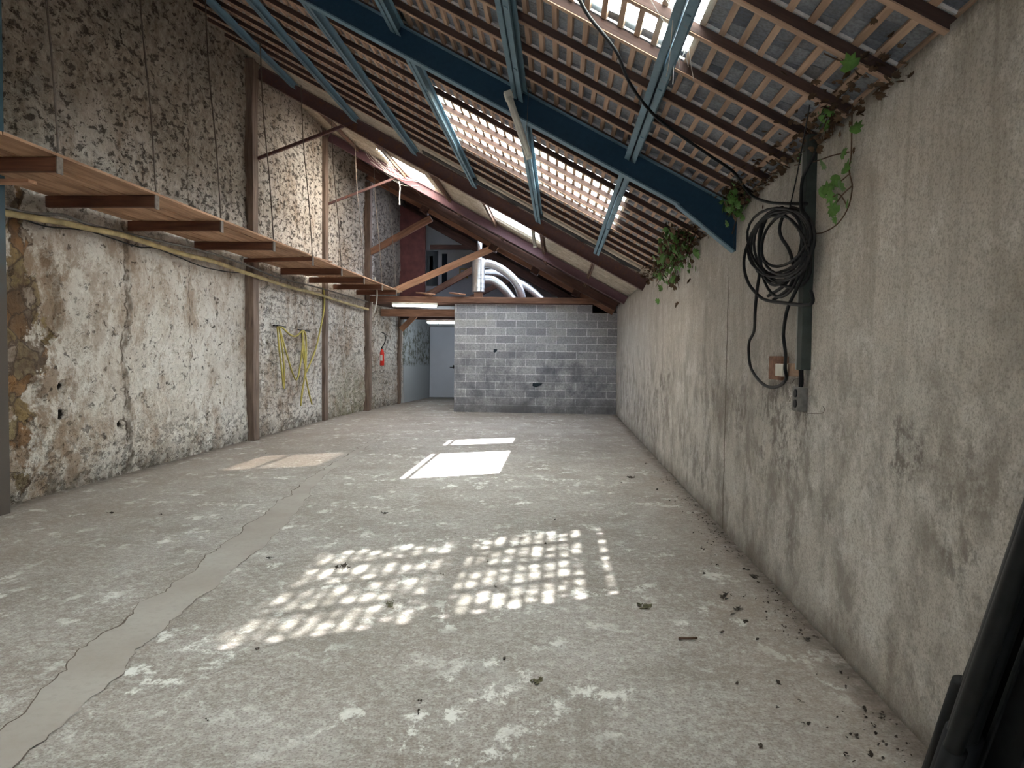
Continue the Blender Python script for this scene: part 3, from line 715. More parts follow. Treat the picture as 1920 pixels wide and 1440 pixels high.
# ================================================================== SHEETED ROOF of the middle part
holes = [(-1.50, -0.42, 12.72, 14.85), (-3.76, -2.76, 14.2, 15.6), (-1.50, -0.46, 15.85, 16.55)]
xs = [-5.62, -4.7, -3.76, -2.76, -2.1, -1.50, -0.96, -0.42, 0.6, 1.72]; xs.append(-0.46); xs.sort()
YS0, YS1 = 11.0, 17.42; ny = 380; b = MB(); n_x = len(xs)
hgt = lambda y: 0.105 + 0.024*math.cos(2*math.pi*y/0.177)
vs = []
for i in range(ny+1):
    y = YS0+(YS1-YS0)*i/ny
    for x in xs: vs.append(rp(x, y, hgt(y)-0.06))
fs = []
for i in range(ny):
    yc = YS0+(YS1-YS0)*(i+0.5)/ny
    for j in range(n_x-1):
        xc = (xs[j]+xs[j+1])/2
        if any(a < xc < c and d < yc < e for a, c, d, e in holes): continue
        fs.append((i*n_x+j, i*n_x+j+1, (i+1)*n_x+j+1, (i+1)*n_x+j))
b.add(vs, fs, M['sheet']); o = b.build('ceiling', M['sheet'], smooth=True)
sd = o.modifiers.new('thickness', 'SOLIDIFY'); sd.thickness = 0.008; tag(o, kind='structure')
for k, (h_, mm) in enumerate(zip(holes, ('skylight', 'skylight_yellow', 'skylight'))):
    b = MB(); a, c, d_, e_ = h_
    b.add([rp(a-0.03, d_-0.03, 0.09), rp(c+0.03, d_-0.03, 0.09), rp(c+0.03, e_+0.03, 0.09), rp(a-0.03, e_+0.03, 0.09)], [(0,1,2,3)])
    tag(b.build('window_%d' % (k+9), M[mm]), kind='structure')

def steel_rafter(y, label, mt, depth, fw, brace, post_y, xtop=-5.1):
    t = thing('roof_beam', (0, y, 0), label, 'beam')
    ibeam(xtop, XR-0.01, y, depth, fw, mt, mt, t, 'web', drop=0.0)
    (p0, p1) = brace
    bar('knee_brace', (p0[0], y, p0[1]), (p1[0], y, p1[1]), 0.05, 0.05, M['brown_steel'], t)
    return t
steel_rafter(YA, 'dark brown steel roof beam where the tiles end and pale sheets begin', M['brown_steel'], 0.20, 0.11, ((-5.18, 4.77), (-3.48, 5.38)), YA)
steel_rafter(YF, 'purple brown steel roof beam in the middle of the pale sheet roofing', M['purple_steel'], 0.16, 0.13, ((-5.18, 4.77), (-3.55, 5.38)), YF)
for x, nm in zip(PX, names):
    purlin(x, YA+0.06, YF-0.07, 'rusty purlin under the pale sheets %s, before the purple beam' % nm, M['rusty'], 0.03, 0.07, 0.006, 0.0, 'rusty purlins under the sheet roofing')
    purlin(x, YF+0.07, YC-0.9, 'rusty purlin under the pale sheets %s, behind the purple beam' % nm, M['rusty'], 0.03, 0.07, 0.006, 0.0, 'rusty purlins under the sheet roofing')

# posts along the left wall
def post(x, y, w, top, label, mt=None):
    o = bar('post', (x, y, 0), (x, y, top), w, w*1.1, mt or M['post'], None, (0, 1, 0), 0.01, 0.008)
    return tag(o, label, 'post', 'wooden posts on the left wall')
post(-5.25, 11.75, 0.20, P(-5.25)-0.02, 'weathered brown post on the left wall, tallest and nearest of the row')
post(-5.24, 15.40, 0.19, P(-5.24)-0.05, 'brown post on the left wall just right of the hanging yellow hose')
post(-5.02, 18.20, 0.20, P(-5.0)-0.36, 'greyish post on the left wall beside the red extinguisher')
post(-4.84, 20.90, 0.20, 2.75, 'short post at the mouth of the lit passage')

# ================================================================== TIMBER TRUSS and dark roof at the back
t = thing('roof_truss', (0, YC, 2.9), 'brown timber truss standing above the concrete block wall', 'truss')
bar('top_chord', (-5.0, YC, P(-5.0)-0.19), (1.35, YC, P(1.35)-0.19), 0.12, 0.20, M['timber'], t, NR, 0.008, 0.006)
bar('tie_beam', (-5.0, YC-0.02, 2.90), (1.43, YC-0.02, 2.885), 0.14, 0.15, M['timber'], t, (0, 0, 1), 0.008, 0.005)
bar('strut', (-4.95, YC, 4.10), (-3.35, YC, 4.98), 0.11, 0.16, M['timber'], t, (0, 0, 1), 0.008, 0.005)
bar('strut', (-4.30, YC-0.08, 3.10), (-1.62, YC-0.08, 4.27), 0.07, 0.17, M['timber_light'], t, (0, 0, 1), 0.008, 0.004)['label'] = 'pale diagonal strut'
for x in (-3.4, -1.62, -0.55, 0.5):
    b = MB(); m, _ = frame_mtx(rp(x, YC-0.14, -0.02), rp(x, YC+0.2, -0.02), NR); b.box((0, -0.10, -0.30), (0.30, 0.10, -0.02)); b.build('cleat', M['dark_timber'], t, mtx=m, bevel=0.01)
o = bar('rafter', rp(-5.1, 17.52, -0.11), rp(1.4, 17.52, -0.11), 0.12, 0.20, M['dark_timber'], None, NR, 0.008, 0.006); tag(o, 'thick dark timber rafter at the back edge of the pale sheets', 'rafter')
b = MB(); b.add([rp(-5.62, 17.432, 0.035), rp(1.72, 17.432, 0.035), rp(1.72, 18.5, 0.035), rp(-5.62, 18.5, 0.02)] + [rp(-5.62, 17.432, 0.065), rp(1.72, 17.432, 0.065), rp(1.72, 18.5, 0.05), rp(-5.62, 18.5, 0.05)], [(0,1,2,3),(7,6,5,4),(0,4,5,1),(1,5,6,2),(2,6,7,3),(3,7,4,0)])
def slab(b, x0, x1, y0, y1, n0, n1):
    q = [rp(x0, y0, n0), rp(x1, y0, n0), rp(x1, y1, n0), rp(x0, y1, n0), rp(x0, y0, n1), rp(x1, y0, n1), rp(x1, y1, n1), rp(x0, y1, n1)]
    b.add(q, [(0,1,2,3),(7,6,5,4),(0,4,5,1),(1,5,6,2),(2,6,7,3),(3,7,4,0)])
slab(b, -5.62, -4.0, 18.5, 19.62, 0.02, 0.05); slab(b, 0.4, 1.72, 18.5, 19.62, 0.02, 0.05); slab(b, -5.62, 1.72, 19.62, 25.0, 0.02, 0.05)
slab(b, -5.62, -3.05, 17.2, 17.7, 0.075, 0.10); slab(b, -0.15, 1.72, 17.2, 17.7, 0.075, 0.10)
tag(b.build('ceiling', M['dark_timber']), kind='structure')
b = MB(); b.add([rp(-4.05, 18.45, 0.06), rp(0.45, 18.45, 0.06), rp(0.45, 19.66, 0.06), rp(-4.05, 19.66, 0.06)], [(0,1,2,3)])  # unseen rooflight added behind the truss chord to brighten the loft
tag(b.build('window_12', M['added_loft_light']), kind='structure')  # added unseen loft light, not a real window
# pale boards under the dark roof between the cleats
for k, (x0, x1) in enumerate(((-2.95, -2.35), (-1.42, -0.12), (0.62, 1.05))):
    b = MB(); slab(b, x0, x1, 17.72, 17.98, -0.02, 0.018); o = b.build('roof_board', M['timber_light']); tag(o, ['short pale board under the dark roof, uppermost of three', 'long pale board under the dark roof right of the steel flue', 'small pale board under the dark roof near the right wall'][k], 'board', 'pale boards under the dark roof')
t = thing('roof_truss', (0, 21.6, 2.9), 'dark timber truss in the loft behind the steel flue', 'truss')
bar('top_chord', (-5.0, 21.6, P(-5.0)-0.22), (1.35, 21.6, P(1.35)-0.22), 0.14, 0.24, M['dark_timber'], t, NR)
bar('strut', (-4.6, 21.6, 3.0), (-2.1, 21.6, 4.4), 0.12, 0.18, M['timber'], t)
bar('strut', (-3.3, 21.6, 2.95), (-1.3, 21.6, 3.9), 0.10, 0.14, M['dark_timber'], t)
bar('collar', (-4.0, 21.6, 4.75), (-2.4, 21.6, 4.75), 0.1, 0.14, M['dark_timber'], t)
# beams under the loft deck over the passage
o = bar('ceiling_beam', (-4.95, 19.4, 2.62), (-2.76, 19.4, 2.62), 0.16, 0.20, M['timber']); tag(o, 'brown beam across the passage just behind the nearer lit tube', 'beam')
o = bar('ceiling_beam', (-4.75, 20.9, 2.62), (-2.76, 20.9, 2.62), 0.16, 0.22, M['dark_timber']); tag(o, 'dark beam across the passage above the farther lit tube', 'beam')
o = bar('gusset_board', (-4.70, 20.75, 2.2), (-4.25, 20.75, 2.65), 0.05, 0.16, M['timber_light']); tag(o, 'pale knee board at the head of the short passage post', 'board')
# two offcuts lying on the tie beam
for p, q, l in (((783,548),(812,556),'left'), ((846,546),(868,556),'right')):
    a = on(*p, 1, 18.6); c = on(*q, 1, 18.0); o = bar('board', (a.x, 18.75, 3.12), (c.x, 17.9, 3.01), 0.17, 0.035, M['timber_light'])
    tag(o, 'pale plank end poking over the tie beam, %s one of two' % l, 'board', 'plank ends on the tie beam')

# ================================================================== FLUE AND DUCTS in the loft
t = thing('flue', (-2.2, 18.9, 2.86), 'shiny vertical silver flue standing above the block wall', 'duct')
prof = [(3.14, 0.165), (3.16, 0.17), (4.0, 0.17), (4.02, 0.165)]
b = MB(); pts = []; rr = []
z = 3.16
while z < 4.05: pts.append((-2.2, 18.9, z)); rr.append(0.172 if int(round((z-3.16)/0.02)) % 6 else 0.178); z += 0.02
b.tube(pts, rr, 24); fb_ = b.build('flue_body', M['silver'], t, smooth=True)
b = MB(); b.tube([(-2.17, 18.9, 4.04), (-2.17, 18.9, 4.75), (-2.17, 18.9, P(-2.17)-0.03)], 0.06, 16); b.build('upper_pipe', M['silver'], t, smooth=True)
b = MB(); b.box((-2.30, 18.8, 2.87), (-2.08, 19.0, 3.15)); b.build('wooden_foot', M['timber'], t)
def duct(pts, r, label, name='flexible_duct'):
    path = smooth_path([on(px, py, 1, y) for px, py, y in pts], 14); L_ = []
    for i in range(len(path)): L_.append(r*(1.0 if i % 2 else 0.93))
    b = MB(); b.tube(path, L_, 16); o = b.build(name, M['silver'], None, smooth=True)
    return tag(o, label, 'duct', 'flexible silver ducts')
duct([(903,497,19.0),(918,495,19.0),(945,508,19.0),(968,530,19.05),(977,552,19.2),(979,566,19.3)], 0.115, 'silver flexible duct bending down steeply right of the flue')
duct([(905,524,19.35),(925,526,19.4),(945,542,19.45),(962,563,19.6)], 0.12, 'lowest silver flexible duct curving out near the flue foot')
duct([(905,512,19.75),(935,512,19.8),(975,530,19.8),(1000,547,19.85),(1020,566,19.9)], 0.10, 'outer silver flexible duct arching farthest right behind the others')

# ================================================================== FLUORESCENT LIGHTS
def tube_lamp(p0, p1, label, on_mat, up=(0, 0, 1), r=0.016, cap=0.045, grp=None):
    p0, p1 = Vector(p0), Vector(p1); t = thing('fluorescent_lamp', p0, label, 'lamp', grp)
    m, L = frame_mtx(p0, p1, up)
    b = MB(); b.box((0, -0.03, 0.025), (L, 0.03, 0.075)); b.build('housing', M['white_plastic'], t, mtx=m, bevel=0.006)
    b = MB(); b.tube([(0.03, 0, 0), (L-0.03, 0, 0)], r, 12); b.build('tube', on_mat, t, mtx=m, smooth=True)
    for s in (0.0, L-0.035):
        b = MB(); b.box((s, -0.025, -0.02), (s+0.035, 0.025, 0.03)); b.build('end_cap', M['white_plastic'], t, mtx=m)
    return t
a, c = on(735, 571, 1, 18.1), on(820, 575, 1, 18.1); tube_lamp((a.x, 18.1, 2.745), (c.x, 18.1, 2.73), 'lit fluorescent tube under the tie beam left of the block wall', M['tube_on'], r=0.035)
a, c = on(800, 604, 1, 20.9), on(856, 605, 1, 20.9); tube_lamp((a.x, 20.9, 2.432), (c.x, 20.9, 2.432), 'lit bluish fluorescent tube deeper in the passage', M['tube_on_cool'], r=0.033)
# unlit ones hanging slanted from the roof
def dead_lamp(p0, p1, w, label):
    p0, p1 = Vector(p0), Vector(p1); t = thing('fluorescent_lamp', p1, label, 'lamp', 'unlit hanging fluorescent lamps')
    m, L = frame_mtx(p0, p1, (0, -1, 0.2)); b = MB(); b.box((0, -w/2, -0.03), (L, w/2, 0.02)); b.build('housing', M['white_plastic'], t, mtx=m, bevel=0.008)
    b = MB(); b.box((-0.005, -w/2-0.006, -0.035), (0.07, w/2+0.006, 0.03)); b.build('end_cap', M['white_plastic'], t, mtx=m, bevel=0.008)
    b = MB(); b.tube([(0.05, 0, 0.038), (L-0.02, 0, 0.038)], 0.013, 10); b.build('tube', M['white_plastic'], t, mtx=m, smooth=True)
    for s in (0.1, L-0.1):
        b = MB(); q = m @ Vector((s, 0, 0)); b.tube([q, (q.x+0.02, q.y, P(q.x))], 0.002, 5); b.build('wire', M['rod'], t)
dead_lamp(on(951, 172, 1, 5.86), on(993, 298, 1, 5.93), 0.055, 'dusty unlit fluorescent lamp hanging slanted below the deep blue beam')
dead_lamp(on(999, 428, 1, 12.4), on(1003, 463, 1, 12.2), 0.06, 'small unlit lamp dangling by the bright rooflight')

# ================================================================== HANGING PLANK SHELF
XF, ZB = -4.07, 2.95
joists = [4.2, 5.55, 6.94, 8.31, 9.87, 11.45, 12.99, 14.5, 16.0, 17.4]
t = thing('hanging_shelf', (-4.7, 3.0, 3.06), 'long shelf of orange brown planks hung along the left wall', 'shelf')
xw = lambda y: wall_x(y)+0.08
npl = 7; y = 2.0; seams = [2.0, 5.0, 8.35, 11.4, 14.4, 18.1]
for a_, e_ in zip(seams[:-1], seams[1:]):
    for k in range(npl):
        x0 = -5.20+k*(1.16/npl); x1 = x0+1.16/npl-0.012
        dz = R.uniform(-0.004, 0.006); sh = R.uniform(-0.1, 0.1)
        if e_ > 15: x0 += 0.18*(npl-k)/npl; x1 += 0.18*(npl-k-1)/npl
        m, L = frame_mtx(((x0+x1)/2, a_+sh+0.004, 3.076+dz), ((x0+x1)/2, e_+sh, 3.076+dz+R.uniform(-0.005, 0.005)))
        b = MB(); b.box((0, -(x1-x0)/2, -0.011), (L, (x1-x0)/2, 0.011)); b.build('plank', M['plank'], t, mtx=m)
for i, y in enumerate(joists):
    xb = max(wall_x(y)+0.05, -5.22)
    if i in (5,): h = 0.06
    else: h = 0.115
    o = bar('shelf_joist', (xb, y, ZB+0.0575), (XF, y, ZB+0.0575+(0.03 if i == 5 else 0)), 0.06, h, M['joist'], t, (0, 0, 1), 0.006)
# stray pieces
o = bar('batten_offcut', (-4.95, 5.75, 2.92), (-4.45, 5.75, 2.92), 0.10, 0.03, M['timber_light']); tag(o, 'short pale offcut tucked under the nearest shelf joists', 'board')
o = bar('loose_plank', (-4.3, 11.3, 3.11), (-4.2, 12.6, 3.14), 0.16, 0.022, M['plank']); tag(o, 'loose plank lying askew on the far part of the shelf', 'plank')
rod_labels = ['nearest the viewpoint, at the left edge', 'second from the viewpoint', 'third from the viewpoint, left of the tallest post', 'just right of the tallest post', 'beside the second post', 'right of the second post', 'seventh from the viewpoint', 'eighth from the viewpoint', 'farthest back']
for i, y in enumerate(joists[1:]):
    xt = -4.28; th = thing('hanger_rod', (XF, y, 2.93), 'thin iron rod carrying the shelf, %s' % rod_labels[i], 'rod', 'iron rods carrying the plank shelf')
    b = MB(); top = (xt, y+0.05, P(xt)-0.01); path = smooth_path([(XF+0.005, y, 2.97), (XF-0.06, y+0.015, 3.9), (xt+0.05, y+0.03, 4.9), top], 6)
    b.tube(path, 0.009 if y < 10 else 0.008, 6); b.build('shaft', M['rod'], th, smooth=True)
    b = MB(); b.box((XF+0.0, y-0.035, 2.93), (XF+0.012, y+0.035, 3.10)); b.build('strap', M['rod'], th)

# hoses and cable along the left wall below the shelf
def on_wall(pts, off):
    out = []
    for px, py in pts:
        q = on(px, py, 0, XL+off)
        for _ in range(4): q = on(px, py, 0, wall_x(q.y)+off)
        out.append(q)
    return out
b = MB(); b.tube(smooth_path(on_wall([(-60,383),(5,398),(60,408),(110,416),(165,428),(230,441),(300,463),(350,478),(400,490),(450,508),(490,521),(540,537),(600,553),(640,566),(690,580)], 0.17), 6), 0.032, 8)
tag(b.build('wall_hose', M['beige_pipe'], smooth=True), 'thick dusty yellow hose clipped along the left wall under the shelf', 'hose')
b = MB(); b.tube(smooth_path(on_wall([(-60,374),(5,388),(60,400),(120,404),(165,420),(230,436),(300,452),(380,470),(460,496),(520,520),(600,540),(690,566)], 0.15), 6), 0.016, 8)
tag(b.build('wall_hose', M['box_grey'], smooth=True), 'thinner grey hose sagging above the yellow one on the left wall', 'hose')
b = MB(); b.tube(smooth_path(on_wall([(5,401),(40,410),(90,425),(160,432),(210,447),(260,463),(290,465),(330,480),(380,500),(430,510),(468,512)], 0.13), 6), 0.008, 6)
tag(b.build('wall_cable', M['black'], smooth=True), 'thin black cable looping below the hoses on the left wall', 'cable')
# yellow hose hung in loops on two hooks
t = thing('garden_hose', (XL+0.05, 13.6, 0.4), 'thin yellow hose hung in long loops from two wall hooks', 'hose')
for pts in ([(520,612),(523,650),(529,700),(532,728),(533,700),(529,650),(524,615),(535,655),(547,695),(556,712),(562,690),(567,650),(567,622),(571,660),(572,700),(566,735),(564,760),(567,735),(573,690),(574,640),(569,620),(556,630),(545,628),(530,615),(522,613)],
            [(568,620),(568,660),(572,690),(573,705),(580,740),(585,758)], [(573,700),(590,660),(600,620),(608,575),(607,540)]):
    b = MB(); b.tube(smooth_path(on_wall(pts, 0.15), 6), 0.017, 6); b.build('loop', M['yellow_hose'], t, smooth=True)
for px, py in ((520,610),(565,618)):
    q, q2 = on_wall([(px-6, py), (px+16, py+3)], 0.05); th = thing('wall_hook', q, 'dark iron hook holding the %s of the yellow hose' % ('left loops' if px < 540 else 'right loops'), 'hook')
    b = MB(); b.tube([q, q2], 0.014, 6); b.build('bar', M['black_metal'], th); b = MB(); b.tube([q+Vector((-0.05,0.05,0)), q+Vector((0.04,0.05,0)), q+Vector((0.06,0.05,-0.25))], 0.012, 6); b.build('prong', M['black_metal'], th)
# pale cord hanging at the end of the shelf
b = MB(); b.tube(smooth_path([on(px, py, 1, 17.3) for px, py in ((703,520),(707,545),(706,565),(703,580),(699,592))], 6), 0.016, 6)
tag(b.build('pale_rope', M['white_plastic'], smooth=True), 'pale cord dangling from the far end of the shelf', 'cord')

# fire extinguisher behind the third post
q = on(702, 685, 1, 18.55); q = Vector((-4.72, 18.6, 1.45))
t = thing('fire_extinguisher', (q.x, q.y, 1.25), 'small red fire extinguisher on the left wall behind a post', 'extinguisher')
b = MB(); b.tube([(q.x, q.y, z) for z in (1.17, 1.19, 1.5, 1.56, 1.60, 1.62)], [0.05, 0.058, 0.058, 0.045, 0.025, 0.02], 16); cy_ = b.build('cylinder', M['red'], t, smooth=True)
b = MB(); b.box((q.x-0.03, q.y-0.062, 1.30), (q.x+0.03, q.y-0.056, 1.46)); b.build('sticker', M['white_plastic'], cy_)
b = MB(); b.box((q.x-0.015, q.y-0.05, 1.62), (q.x+0.015, q.y+0.03, 1.67)); b.build('valve', M['black_metal'], t)
b = MB(); b.tube(smooth_path([(q.x, q.y, 1.66), (q.x+0.06, q.y-0.02, 1.75), (q.x+0.10, q.y-0.02, 1.9), (q.x+0.06, q.y, 2.02), (q.x-0.02, q.y, 2.06)], 6), 0.013, 8); b.build('hose', M['black'], t, smooth=True)

# ================================================================== RIGHT WALL: conduit, cables, boxes
XC = XR-0.045
def rw(px, py, off=0.03): return on(px, py, 0, XR-off)
top, bot = rw(1525, 236, 0.04), rw(1511, 694, 0.04)
t = thing('cable_channel', (XR-0.05, 4.28, bot.z), 'dark upright steel channel on the right wall above the socket', 'channel')
b = MB(); b.box((XR-0.055, 4.22, bot.z), (XR+0.005, 4.30, 2.80)); b.build('channel_body', M['conduit_dark'], t, bevel=0.003)
b = MB(); b.box((XR-0.05, 4.302, bot.z), (XR+0.005, 4.335, 2.80)); b.build('pale_flange', M['conduit_pale'], t)
b = MB(); b.tube(smooth_path([(XR-0.035, 4.28, bot.z+0.02), (XR-0.03, 4.28, bot.z-0.08), (XR-0.035, 4.29, bot.z-0.13)], 4), 0.014, 8); b.tube([(XR-0.035, 4.25, bot.z+0.02), (XR-0.035, 4.262, bot.z-0.13)], 0.007, 6); b.build('cable_tails', M['black'], t, smooth=True)
# double socket with a wad of debris
q = rw(1510, 748, 0.0); t = thing('wall_socket', (XR, q.y, q.z-0.08), 'old grey double wall socket below the steel channel', 'socket')
b = MB(); b.box((XR-0.055, q.y-0.045, q.z-0.075), (XR, q.y+0.075, q.z+0.07)); bx_ = b.build('box', M['box_grey'], t, bevel=0.008)
for dz in (0.032, -0.028):
    b = MB(); b.tube([(XR-0.050, q.y+0.0, q.z+dz), (XR-0.062, q.y+0.0, q.z+dz)], 0.024, 16); o = b.build('outlet', M['black'], bx_)
b = MB(); rr_ = random.Random(3)
for k in range(60):
    c0 = Vector((XR-0.02, q.y+0.13, q.z-0.01)) + Vector((rr_.uniform(-.02,.02), rr_.gauss(0, .03), rr_.gauss(0, .035)))
    b.tube([c0, c0+Vector((rr_.uniform(-.02,.02), rr_.uniform(-.05,.05), rr_.uniform(-.05,.05)))], 0.0018, 4)
o = b.build('nest', M['web']); tag(o, 'pale wad of fibres clinging left of the double socket', 'nest', kind='stuff')
for pts, nm in (([(1477,718),(1485,718),(1490,711),(1498,710),(1503,712)], 'short'), ([(1504,772),(1515,775),(1540,775),(1546,768),(1543,762)], 'curled')):
    b = MB(); b.tube(smooth_path([rw(px, py, 0.01) for px, py in pts], 5), 0.0018, 5); tag(b.build('wire', M['rod'], smooth=True), '%s thin loose wire on the right wall by the socket' % nm, 'wire')
# switch on its wooden block
q = rw(1468, 692, 0.0); t = thing('switch_block', (XR, q.y, q.z-0.14), 'brown wooden block with grey switch, left of the socket', 'switch')
a, c = rw(1456, 669, 0), rw(1478, 715, 0)
b = MB(); b.box((XR-0.05, c.y, rw(1467, 715, 0).z+0.01), (XR, a.y, rw(1467, 668, 0).z)); wb_ = b.build('wooden_block', M['timber'], t, bevel=0.004)
a, c = rw(1464, 682, .05), rw(1477, 706, .05); b = MB(); b.box((XR-0.085, c.y, c.z), (XR-0.048, a.y, a.z)); b.build('switch_cover', M['white_plastic'], wb_, bevel=0.004)
a, c = rw(1477, 681, .03), rw(1490, 706, .03); b = MB(); b.box((XR-0.04, c.y, c.z), (XR-0.005, a.y, a.z)); b.build('side_plate', M['batten'], t, bevel=0.003)

# the coil: loops in a plane leaning off the wall
cp0, cp1 = Vector((1.375, 4.15, 0)), Vector((1.27, 4.95, 0))
def coil(px, py, off=0.0):
    r = px_ray(px, py); d = cp1-cp0; nn = Vector((d.y, -d.x, 0)).normalized()
    return EYE + r*(((cp0 + nn*off) - EYE).dot(nn)/r.dot(nn))
t = thing('cable_coil', coil(1463, 590), 'coiled thick black cable hanging on the right wall', 'cable')
rc = random.Random(11); loops = [(1462,458,66,70,0.3),(1474,446,54,50,0.0),(1446,456,50,60,0.5),(1480,464,46,74,-0.25),(1455,448,62,50,0.6),(1484,442,40,46,0.2),(1448,470,56,66,0.2),(1472,478,40,82,-0.3),(1462,446,70,56,-0.1),(1476,456,34,58,0.1)]
path = []
for k, (cx, cy, ra, rb_, tilt) in enumerate(loops):
    for j in range(26):
        u = (k+j/26); a = -math.pi/2 + 2*math.pi*j/26
        nx_ = loops[(k+1) % len(loops)]; f = j/26
        cx_, cy_, ra_, rb2, ti = [v0*(1-f)+v1*f for v0, v1 in zip((cx, cy, ra, rb_, tilt), nx_)]
        ux, uy = ra_*math.cos(a), rb2*math.sin(a)*(1.12 if math.sin(a) > 0 else 1.0)
        path.append(coil(cx_+ux*math.cos(ti)-uy*math.sin(ti), cy_+ux*math.sin(ti)*0.4+uy, 0.012*math.sin(k*2.1+j*0.5)))
b = MB(); b.tube(path, 0.0088, 8); b.build('windings', M['black'], t, smooth=True)
b = MB(); b.tube(smooth_path([coil(*p) for p in ((1410,440),(1398,470),(1395,500),(1403,530),(1420,552),(1437,563),(1470,568),(1510,572),(1524,565),(1520,545))], 6), 0.0105, 8)
b.tube(smooth_path([coil(*p, 0.02) for p in ((1470,400),(1462,425),(1465,445),(1480,470),(1487,505),(1470,535),(1440,555))], 6), 0.0105, 8)
b.tube(smooth_path([coil(*p, 0.02) for p in ((1500,480),(1502,500),(1490,520),(1475,545),(1450,562))], 6), 0.0105, 8)
b.build('loose_turns', M['black'], t, smooth=True)
b = MB(); b.tube(smooth_path([coil(1428,470), coil(1426,500), coil(1420,540), coil(1416,580), rw(1414,620,.07), rw(1405,640,.05), rw(1404,665,.03), rw(1408,690,.03), rw(1422,712,.03), rw(1440,725,.03), rw(1460,724,.04), rw(1474,710,.07), rw(1472,690,.10), rw(1473,665,.07), rw(1469,630,.06), coil(1472,600), coil(1478,575), coil(1492,545), coil(1506,515), coil(1512,480)], 6), 0.0105, 8)
b.build('hanging_tail', M['black'], t, smooth=True)
# cable coming down from the roof to the coil
b = MB(); b.tube(smooth_path([on_roof(px, py, -0.14) for px, py in ((1075,-30),(1087,0),(1105,32),(1140,75),(1160,105),(1175,145),(1200,185),(1233,222))] + [on_roof(1270,250,-0.10), on_roof(1330,291,-0.10), on_roof(1375,322,-0.08), rw(1395,350,.10), rw(1412,368,.08), rw(1440,379,.06), rw(1480,382,.06), rw(1512,382,.06)], 6), 0.010, 8)
tag(b.build('roof_cable', M['black'], smooth=True), 'black cable swooping from the roof glass down to the right wall', 'cable')
b = MB(); b.tube(smooth_path([rw(1530,285,.07), rw(1517,310,.08), rw(1505,335,.08), rw(1502,365,.08), rw(1503,395,.09), rw(1515,410,.08)], 6), 0.010, 8)
tag(b.build('channel_cable', M['black'], smooth=True), 'short thick black cable leaving the channel above the coil', 'cable')
b = MB(); b.tube(smooth_path([on_roof(1518,198,-0.02), rw(1505,270,.1), rw(1493,335,.1), rw(1480,392,.1)], 5), 0.004, 6)
tag(b.build('hanging_string', M['black'], smooth=True), 'thin black string holding the coil from the roof edge', 'string')

# ================================================================== IVY
def leaf_shape(b, c, s, nrm, spin, mt):
    nrm = nrm.normalized(); u = nrm.orthogonal().normalized(); v = nrm.cross(u); cs, sn = math.cos(spin), math.sin(spin)
    out = [(0,-0.5),(0.35,-0.42),(0.55,-0.1),(0.32,0.02),(0.42,0.35),(0.15,0.28),(0,0.62),(-0.15,0.28),(-0.42,0.35),(-0.32,0.02),(-0.55,-0.1),(-0.35,-0.42)]
    vs = [c + nrm*s*0.08] + [c + (u*(x*cs-y*sn)+v*(x*sn+y*cs))*s + nrm*(-0.12*s*abs(x)) for x, y in out]
    b.add(vs, [(0, i+1, (i+1) % 12+1) for i in range(12)], mt)
def ivy(label, stems, leaves, size, seed, dead=0.2, off=0.04, clump=None):
    rr = random.Random(seed); p0 = stems[0][0] if stems else clump[0]
    t = thing('ivy', p0, label, 'ivy'); b = MB()
    for st in stems: b.tube(smooth_path(st, 5), 0.0035, 5)
    if clump:
        c0, rad, n = clump
        for k in range(26):
            q = c0 + Vector((rr.uniform(-.6,.3)*rad, rr.gauss(0,.5)*rad, rr.uniform(-1,.6)*rad))
            b.tube([c0+Vector((0.1, 0, 0.1)), (c0+q)/2+Vector((0,0,.03)), q], 0.003, 4)
    b.build('stems', M['stem'], t)
    g = MB()
    for q in leaves: leaf_shape(g, q, size*rr.uniform(0.7, 1.25), Vector((-1, rr.uniform(-1,.2), rr.uniform(-.6,.4))), rr.uniform(0, 6.28), M['leaf'])
    if clump:
        c0, rad, n = clump
        for k in range(n):
            q = c0 + Vector((rr.uniform(-.7,.2)*rad, rr.gauss(0,.45)*rad, rr.gauss(-.1,.45)*rad))
            q.x = min(q.x, XR-0.03)
            leaf_shape(g, q, size*rr.uniform(0.5, 1.1), Vector((-1, rr.uniform(-1,.6), rr.uniform(-.9,.6))), rr.uniform(0, 6.28), M['leaf'] if rr.random() > dead else M['dead_leaf'])
    if g.v: g.build('leaves', None, t)
    return t
ivy('ivy strand with green leaves hanging beside the coiled cable',
    [[rw(px, py, .03) for px, py in ((1598,195),(1597,240),(1596,290),(1592,320),(1598,350),(1590,390),(1570,420),(1545,435),(1530,438))],
     [rw(px, py, .03) for px, py in ((1594,325),(1570,345),(1560,352))], [rw(px, py, .03) for px, py in ((1598,348),(1580,365),(1565,385))],
     [rw(px, py, .03) for px, py in ((1592,285),(1560,292),(1530,302),(1490,310))], [rw(px, py, .03) for px, py in ((1590,390),(1575,365),(1560,370))]],
    [rw(px, py, .04) for px, py in ((1582,286),(1542,310),(1586,313),(1565,338),(1572,343),(1550,352),(1545,360),(1560,350),(1568,373),(1588,381),(1562,390),(1560,400),(1564,413),(1556,370),(1606,238),(1578,350),(1500,297),(1541,366))], 0.062, 5)
ivy('dark green ivy tuft at the eave above the haunch of the blue beam', [[on_roof(1370,360,-.05), rw(1385,385,.05), rw(1378,420,.03), rw(1372,440,.03)]], [], 0.075, 8, 0.35, clump=(rw(1385, 372, .06), 0.17, 90))
ivy('bushy green ivy tuft at the eave beyond the blue haunch', [[rw(1290,440,.05), rw(1275,470,.05)]], [], 0.085, 9, 0.3, clump=(rw(1286, 455, .10), 0.33, 170))
